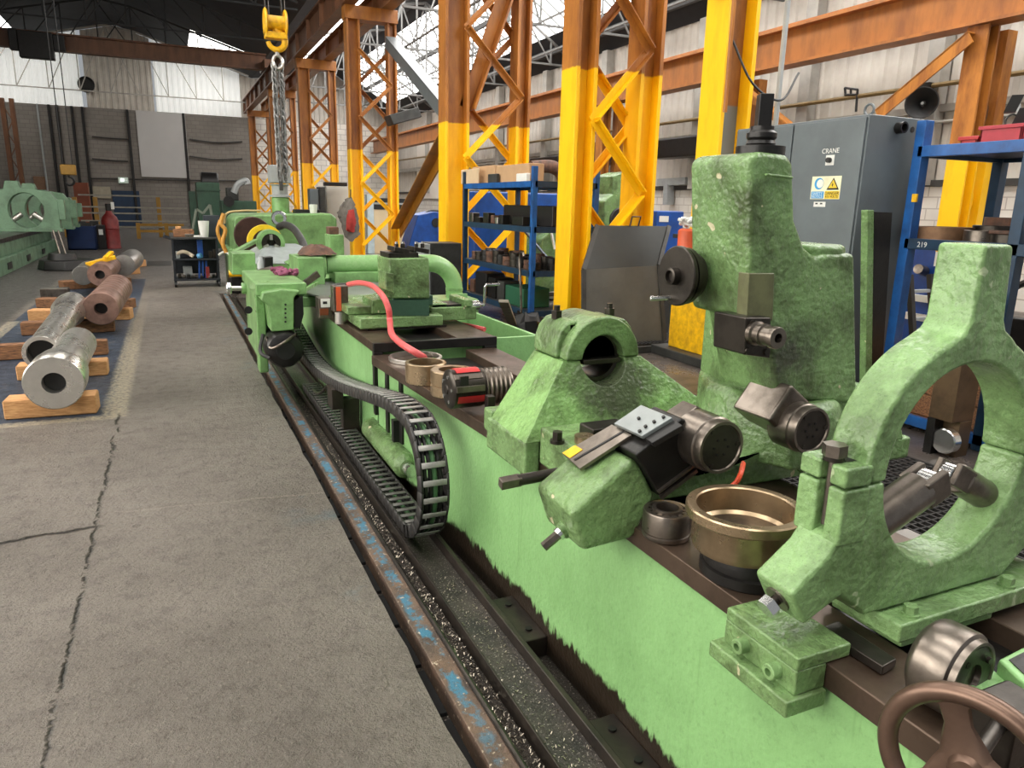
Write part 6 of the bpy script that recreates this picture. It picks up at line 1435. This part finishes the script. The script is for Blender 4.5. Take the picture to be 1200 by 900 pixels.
# dark door panel with green edge leaning beside it
t = thing('sheet_panel', 'tall dark panel with green edge strip standing against the grey cabinet', 'panel', (4.95,3.98,0))
dq = [at(1024.5,248,Y=3.9),at(1046,249,Y=3.9),at(1034,470,Y=3.9),at(1025,470,Y=3.9)]; gq = [at(1017,246,Y=3.88),at(1024.5,246,Y=3.88),at(1025.5,470,Y=3.88),at(1018,470,Y=3.88)]
for q_ in (dq, gq): q_[2].z = q_[3].z = .001
MB().prism(dq, (0,.04,0)).build('dark_panel', m_blackm, t, bevel=.004)
MB().prism(gq, (0,.06,0)).build('green_edge', m_cast, t, bevel=.005)
# horn loudspeaker on the wall post
c = at(1081,121,X=13.1); t = thing('horn_loudspeaker', 'black round horn loudspeaker fixed to the white wall post', 'loudspeaker', c)
hd_ = V((-.85,-.5,-.05)).normalized()
MB().lathe(c, hd_, [(0,-.22),(.06,-.22),(.07,-.12),(.12,-.02),(.25,.10),(.29,.12),(.27,.12),(.11,-.0),(.05,-.1),(0,-.1)], 36).build('horn', m_black, t)
MB().cyl(c+hd_*-.1, c+hd_*.02, .025).build('driver_tip', m_lgrey, t); MB().box(c.x+.08,13.33,c.y-.02,c.y+.25,c.z+.25,c.z+.38).build('mount', m_black, t); MB().bar(c+V((.1,.1,-.2)), c+V((.2,.1,.3)), .04, .05).build('bracket', m_black, t)
# control bracket rods on the pipe over the cabinet
o = MB().tube([at(1003,105,X=13.2),at(1003,130,X=13.2)], .03, 6).build('hanger_rod', m_dgrey); bpy.data.objects.remove(o)
t = thing('pipe_bracket', 'small black bracket frame on the ochre wall pipe above the grey cabinet', 'bracket', at(1000,110,X=13.3))
for a, b in (((990,103),(1005,105)),((990,103),(991,112)),((997,104),(997,112)),((1005,105),(1003,131)),((990,111),(1003,111))): MB().tube([at(*a,X=13.25), at(*b,X=13.25)], .025, 6).build('bracket_bar', m_black, t)
# ================================================================== BLUE RACK ON THE RIGHT
RX = 5.2; RY0, RY1 = 3.16, 3.98
t = thing('storage_rack', 'bright blue storage rack at the right edge holding rings and red crates', 'rack', (5.9,3.75,0))
for i, (x, y) in enumerate(((RX,RY1),(RX,RY0),(RX+.95,RY1),(RX+.95,RY0))): MB().box(x-.045,x+.045,y-.04,y+.04,0,2.33).build('post', m_blue if i in (0,) else m_blue_shade, t, bevel=.005)
for z, m_ in ((2.117,m_blue),(1.44,m_blue_shade),(.09,m_blue)):
    for x in (RX-.02,RX+.95): MB().box(x-.025,x+.025,RY0-.6,RY1,z-.05,z+.03).build('beam', m_ if x < 6 else m_blue_shade, t, bevel=.004)
    MB().box(RX,RX+.95,RY0-.55,RY1,z-.02,z+.012).build('shelf_board', m_dgrey if z > .1 else m_wood, t)
    for y in (RY0-.55,RY1): MB().box(RX,RX+.95,y-.02,y+.02,z-.05,z+.01).build('beam', m_blue_shade, t)
text('219', at(1080.5,287,X=RX-.046), None, .055, m_white, t, .001, 'chalk_number')
c = at(1072,232,X=RX-.05); MB().obox(c, V((.008,0,0)), V((0,.02,0)), V((0,0,.03))).build('yellow_tag', m_yel, t)
c = RX
def redcrate(label, px0, px1, h, m):
    a, b = at(px0,160,X=RX+.10), at(px1,160,X=RX+.10); z = 2.13; t_ = thing('crate', label, 'crate', (RX+.3,(a.y+b.y)/2,z)); y0, y1 = min(a.y,b.y), max(a.y,b.y)
    mb = MB(); mb.box(RX+.10,RX+.12,y0,y1,z,z+h).box(RX+.43,RX+.45,y0,y1,z,z+h).box(RX+.10,RX+.45,y0,y0+.02,z,z+h).box(RX+.10,RX+.45,y1-.02,y1,z,z+h).box(RX+.1,RX+.45,y0,y1,z,z+.015); mb.build('body', m, t_, bevel=.006)
    MB().box(RX+.085,RX+.465,y0-.012,y1+.012,z+h-.025,z+h).build('rim', m, t_, bevel=.004) if False else MB().box(RX+.088,RX+.10,y0-.012,y1+.012,z+h-.025,z+h).build('rim', m, t_, bevel=.003); return t_
redcrate('small bright red crate at the left on the rack top', 1126, 1146, .075, m_red)
redcrate('larger dull red crate right of the bright red one on the rack top', 1148, 1197, .135, simple('crimson_plastic', (170,40,54), .45, 0, .2, 10))
t = thing('work_lamp', 'black twin work lamp with cable standing on the dull red crate', 'lamp', at(1190,150,X=RX+.25))
for px, py in ((1188,122),(1197,137)): c = at(px,py,X=RX+.25); MB().obox(c, V((.03,.02,0)), V((-.02,.03,.0)), V((0,-.02,.055))).build('lamp_head', m_black, t)
MB().bar(at(1195,150,X=RX+.25), at(1193,115,X=RX+.25), .02, .02).build('stem', m_lgrey, t); MB().tube(bez([at(1178,150,X=RX+.2),at(1179,140,X=RX+.2),at(1186,134,X=RX+.22),at(1193,136,X=RX+.25)],6), .006, 6).build('lamp_cable', m_black, t)
def rackring(label, px, x, ro, ri, z0, z1, m):
    y = at(px,270,X=x).y; o = MB().pipe((x,y,z0), (x,y,z1), ro, ri, 40).build('steel_ring', m); return tag(o, label, 'ring')
m_brownr = metal('brown_ring_metal', (130,98,72), .4, (72,54,42), .6, 6, .1, .6)
rackring('wide brown ring at the left of the rack shelf', 1104, RX+.27, .225, .19, 1.453, 1.56, m_brownr)
rackring('stepped grey ring in the middle of the rack shelf', 1150, RX+.20, .11, .08, 1.453, 1.545, m_worn)
rackring('dark round collar behind the stepped grey ring', 1164, RX+.48, .14, .09, 1.453, 1.58, m_dsteel)
rackring('dark ring at the right of the rack shelf', 1186, RX+.24, .13, .10, 1.453, 1.525, m_dsteel)
rackring('flat rusty ring lying on the dark right-hand ring', 1186, RX+.24, .14, .09, 1.526, 1.55, m_rust)
rackring('rusty ring at the back of the rack shelf', 1185, RX+.70, .19, .14, 1.453, 1.64, m_rust)
# timbers at the bottom of the rack
for i, (z, m_, ya) in enumerate(((.103,m_wood,2.9),(.28,m_wood,2.95),(.457,m_woodl,2.9))):
    o = MB().box(RX+.08,RX+.60,ya,3.92,z,z+.175).build('timber_block', m_, bevel=.01, seg=1); tag(o, ('lowest','middle','topmost')[i]+' timber of the stack on the rack bottom', 'timber')
# brown upright ram standing before the rack
c = at(1108,532,Z=0); t = thing('steel_post', 'brown upright square steel post with slot and roller standing behind the ring steady', 'post', (c.x,c.y,0))
m_brp = metal('brown_oiled_steel', (104,84,62), .4, (56,44,34), .7, 5, .1, .6)
x0, y0 = c.x, c.y
MB().box(x0-.11,x0+.11,y0-.08,y0+.10,.26,1.15).build('upper_post', m_brp, t, bevel=.006); MB().box(x0-.02,x0+.11,y0-.08,y0+.10,0,.26).build('lower_leg', m_brp, t, bevel=.006); MB().box(x0-.11,x0-.02,y0+.04,y0+.10,.0,.26).build('back_plate', m_blackm, t)
MB().cyl((x0-.10,y0-.03,.115), (x0-.025,y0-.03,.115), .09, seg=24, ch=.008).build('roller', m_chrome, t)
# blue drum and stuff behind the rack
t = thing('pump_unit', 'bright blue pump unit with yellow and white label seen through the rack', 'machine', (7.3,4.2,0))
a = at(1068,295,X=7.2); MB().box(7.2,8.0,a.y-.55,a.y+.02,.05,1.5).build('body', m_bmach, t, bevel=.03)
MB().box(7.185,7.2,a.y-.42,a.y-.29,1.13,1.46).build('label', m_white, t); MB().box(7.18,7.19,a.y-.42,a.y-.29,1.28,1.46).build('label_top', m_yel, t)
c = at(1080,318,X=7.15); MB().cyl(c+V((.06,0,0)), c+V((-.10,-.03,.03)), .05, seg=18).build('coupling', m_worn, t)
for z in (.55,.75): MB().box(7.15,7.2,a.y-.5,a.y,z,z+.07).build('rail', m_white, t)
t = thing('wheel_guard', 'black curved wheel guard at the right edge behind the rack', 'guard', (6.9,2.9,0))
c = at(1215,375,X=6.9); pts = [V((6.9,c.y+math.cos(a)*.35,c.z+math.sin(a)*.35)) for a in [PI*i/16 for i in range(17)]]
MB().tube(pts, .03, 8).build('guard_rim', m_black, t); MB().box(6.85,6.95,c.y-.4,c.y+.4,0,c.z).build('body', m_blackm, t, bevel=.02)
o = MB().box(6.9,7.2,2.3,3.0,.002,1.15).build('fan_case', m_lgrey, bevel=.05); tag(o, 'pale casing with dark grille at the right edge behind the rack', 'casing')
# ladder like frame seen through the rack
t = thing('step_ladder', 'black leaning ladder with pale rungs behind the blue rack post', 'ladder', (6.6,4.2,0))
a, b = at(1082,395,X=6.6), at(1066,322,X=6.6); MB().bar(V((6.6,a.y,0)), b, .05, .05).build('stile', m_black, t); MB().bar(V((6.9,a.y,0)), b+V((.3,0,0)), .05, .05).build('stile', m_black, t)
for f in (.3,.6,.85): p = V((6.6,a.y,0)).lerp(b, f); MB().bar(p, p+V((.3,0,0)), .03, .03).build('rung', m_lgrey, t)
# ================================================================== MACHINES BEYOND THE COLUMNS
t = thing('blue_machine', 'sloping blue machine housing beyond the lattice column brace', 'machine', (7.0,17,0))
Yb_ = 21.0; f = [(478,290),(490,252),(500,250),(508,248),(545,250),(545,292)]
pts = ppx(f, Yb_); pts[0].z = pts[-1].z = .35; MB().prism(pts, (0,.85,0)).build('housing', m_bmach, t, bevel=.03)
MB().box(pts[0].x,pts[-1].x,21.1,21.8,0,.35).build('base', m_blackm, t); c = at(511,261,Y=20.99); MB().cyl(c+V((0,.02,0)), c-V((0,.02,0)), .13).build('port', m_black, t)
o = MB().tube(bez([at(495,252,Y=21.3),at(505,247,Y=21.3),at(520,248,Y=21.3)],6), .03, 6).build('hose', m_black); tag(o, 'black hose lying over the sloping blue machine', 'hose')
o = MB().box(at(505,290,Y=11).x,at(541,290,Y=11).x,11,11.5,0.002,at(510,285,Y=11).z).build('steel_box', m_dgrey, bevel=.01); tag(o, 'dark grey steel box behind the pipe elbow', 'box')
o = MB().box(at(497,290,Y=11).x,at(504.5,290,Y=11).x,11,11.4,0.002,at(500,286,Y=11).z).build('steel_box', m_lgrey, bevel=.01); tag(o, 'narrow light grey box behind the tool post', 'box')
t = thing('blue_machine', 'long blue machine behind the shelving unit', 'machine', (7.5,14,0))
a, b = at(556,224,Y=13.2), at(668,228,Y=13.2); MB().box(a.x,b.x,13.2,14.4,.1,a.z).build('housing', m_bmach, t, bevel=.03); MB().box(a.x+.1,b.x-.1,13.3,14.3,0,.1).build('base', m_black, t)
t = thing('machine_press', 'green C-frame press standing beyond the yellow lattice legs', 'machine', (8.6,11.5,0))
Yp = 13.3; pr = ppx([(708,270),(709,236),(712,232),(718,228),(719,206),(735,201),(746,203),(748,300),(700,300)],Yp); pr[-1].z = pr[-2].z = .01
hole = [at(737,258,Y=Yp)+V((math.cos(q)*.22,0,math.sin(q)*.22)) for q in [2*PI*i/20 for i in range(20)]]
MB().prism(pr, (0,.8,0)).build('frame', m_cast, t, bevel=.03); MB().lathe(at(728,258,Y=Yp-.05), (0,1,0), [(0,.0),(.24,0),(.26,.02),(.26,.08),(0,.08)], 28).build('dark_opening', m_black, t); MB().cyl(at(727,262,Y=Yp-.1), at(727,262,Y=Yp-.04), .12).build('flywheel', m_rust, t)
t = thing('green_machine', 'green lathe headstock partly hidden behind the shelving', 'machine', (6.6,12,0))
pr = ppx([(632,300),(636,280),(646,270),(658,269),(700,262),(700,330),(632,330)],12.2); pr[-1].z = pr[-2].z = .01; MB().prism(pr, (0,.8,0)).build('housing', m_cast, t, bevel=.03); MB().bar(at(646,272,Y=12.15), at(650,292,Y=12.15), .05, .03).build('pale_strip', m_white, t)
t = thing('blue_machine', 'small blue machine cabinet between the lattice leg and the green column', 'machine', (8.5,9.5,0))
a, b = at(770,247,Y=9.6), at(802,247,Y=9.6); MB().box(a.x,b.x,9.6,10.4,0,a.z).build('body', m_bmach, t, bevel=.02); MB().box(a.x+.05,a.x+.22,9.59,9.6,at(772,260,Y=9.6).z,at(772,253,Y=9.6).z).build('label', m_white, t)
Yo = 6.16; c = at(804,292,Y=Yo); zt = at(803,268,Y=Yo).z; t = thing('canister', 'orange canister with white rag on top, hung on the broad yellow stanchion', 'canister', (c.x,Yo,.95))
MB().lathe((c.x,Yo,.95), (0,0,1), [(0,0),(.085,0),(.095,.015),(.092,.22),(.096,.23),(.092,.24),(.092,zt-.97),(.07,zt-.95),(0,zt-.95)], 28).build('body', m_orange, t)
MB().box(c.x-.02,c.x+.02,Yo+.08,6.37,zt-.10,zt-.06).build('hanger', m_black, t)
mb = MB(); rr = random.Random(6)
for i in range(10):
    p = V((c.x,Yo,zt+.02)); q = [p+V((rr.uniform(-.10,.10),rr.uniform(-.09,.09),rr.uniform(0,.09))) for _ in range(4)]; mb.tube(bez(q,4), .018, 6)
o = mb.build('rag', m_white); tag(o, 'white rag bunched on the orange canister', 'rag')
t = thing('work_bench', 'green bench with timber pieces beyond the leaning guard', 'bench', (6.9,8.6,0))
a, b = at(776,308,Y=8.6), at(806,308,Y=8.6); zt = a.z; MB().box(a.x,b.x+.6,8.6,9.3,zt-.25,zt).build('top', m_gdark, t, bevel=.01); MB().box(a.x+.05,b.x+.5,8.7,9.2,0,zt-.25).build('base', m_gdark, t)
o = MB().box(a.x,b.x,8.65,8.85,zt+.001,zt+.09).build('plank', m_woodl); tag(o, 'pale plank lying on the green bench', 'plank')
pa_, pb_ = at(772,334,Y=7.9), at(830,336,Y=7.9); t = thing('pipe', 'orange-brown pipe on stands behind the leaning guard', 'pipe', ((pa_.x+pb_.x)/2,7.9,0)); MB().tube([pa_, pb_], .07, 12).build('pipe_length', simple('copper_brown_pipe', (176,112,74), .45, .2, .3, 6), t)
for q_ in (pa_.lerp(pb_,.15), pa_.lerp(pb_,.85)): MB().box(q_.x-.05,q_.x+.05,7.85,7.95,0,q_.z-.06).build('stand', m_dgrey, t)
o = MB().bar(at(772,350,Y=8.2), at(830,352,Y=8.2), .3, .12).build('steel_beam', m_dgrey); tag(o, 'dark steel beam low behind the leaning guard', 'beam')
# curved pipe above the shelving
o = MB().tube(bez([at(622,196,Y=11.6),at(640,195,Y=11.6),at(650,197,Y=11.6),at(658,205,Y=11.6),at(660,225,Y=11.6),at(660,300,Y=11.6),V((at(660,300,Y=11.6).x,11.6,.0))],8), .11, 14).build('duct_pipe', m_rust); tag(o, 'rusty bent pipe behind the shelving top', 'pipe')
# dark machinery along the wall
for i, (px0, px1, py0, py1, lab) in enumerate(((676,702,184,200,'dark pipe bundle on the right wall between the lattice legs'),(772,838,165,182,'long dark wall rack behind the yellow stanchion'),(628,662,186,196,'dark wall rack seen over the shelving'))):
    a, b = at(px0,py1,X=13.0), at(px1,py0,X=13.0); o = MB().box(12.7,13.25,min(a.y,b.y),max(a.y,b.y),min(a.z,at(px1,py1,X=13.0).z),max(b.z,at(px0,py0,X=13.0).z)).build('wall_rack', m_blackm, bevel=.05); tag(o, lab, 'rack')
c = at(716,180,X=12.6); o = MB().cyl(c, c+V((-.5,0,0)), .35, seg=20).build('fan_unit', m_black); tag(o, 'round black fan unit behind the yellow lacing bars', 'fan')
# switch box and ducts on the right wall
t = thing('wall_duct', 'grey conduit and switch box on the white lower wall', 'duct', at(782,230,X=13.4))
a, b = at(773,214,X=13.4), at(806,212,X=13.4); MB().bar(a, b, .2, .2).build('duct', m_lgrey, t); MB().bar(at(784,216,X=13.4), at(783,240,X=13.4), .25, .2).build('drop_box', m_lgrey, t)
# lamp hung between columns
t = thing('floodlight', 'grey floodlight hung on the slim lattice column', 'lamp', at(470,138,Y=19.5))
c = at(472,137,Y=19.5); MB().obox(c, V((.38,0,.12)), V((0,.3,0)), V((-.05,0,.12))).build('housing', m_dgrey, t, bevel=.02); MB().obox(c-V((-.02,0,.12)), V((.33,0,.10)), V((0,.26,0)), V((-.005,0,.01))).build('lens', m_lgrey, t); MB().bar(c+V((-.3,.1,0)), V((5.74,20.0,c.z)), .06, .06).build('bracket', m_black, t)
t = thing('wall_cabinet', 'pale blue-grey wall cabinets with dark shelf behind the slim lattice column', 'cabinet', at(445,240,Y=30))
for px0, px1, m_ in ((430,438,simple('pale_blue_panel', (190,206,210), .5)),): a, b = at(px0,228,Y=24), at(px1,246,Y=24); MB().box(a.x,b.x,24,24.3,0,a.z).build('panel', m_, t)
a, b = at(438,232,Y=24), at(480,246,Y=24); MB().box(a.x,b.x,24,24.3,b.z,a.z).build('dark_shelf', m_black, t); MB().box(a.x,b.x,23.98,24.0,(a.z+b.z)/2-.02,(a.z+b.z)/2+.04).build('shelf_edge', m_lgrey, t); MB().box(a.x,b.x,24.02,24.3,0,b.z).build('base_panel', simple('cream_panel', (212,192,156), .6, 0, .1, 2), t)

a, b = at(1030,652,Z=.46), at(1150,604,Z=.46); t = thing('step_platform', 'light grey steel step behind the bed seen low through the ring steady', 'step', ((a.x+b.x)/2,a.y,0))
MB().box(2.0,2.52,.75,1.75,.42,.46).build('top_plate', simple('grey_step_plate', (150,144,138), .55, .1, .25, 5, .1, 40), t, bevel=.004); MB().box(2.0,2.50,1.22,1.24,.44,.4605).build('plate_joint', m_black, t)
for x in (2.05,2.45):
    for y in (.8,1.7): MB().box(x-.03,x+.03,y-.03,y+.03,0,.42).build('leg', m_dgrey, t)
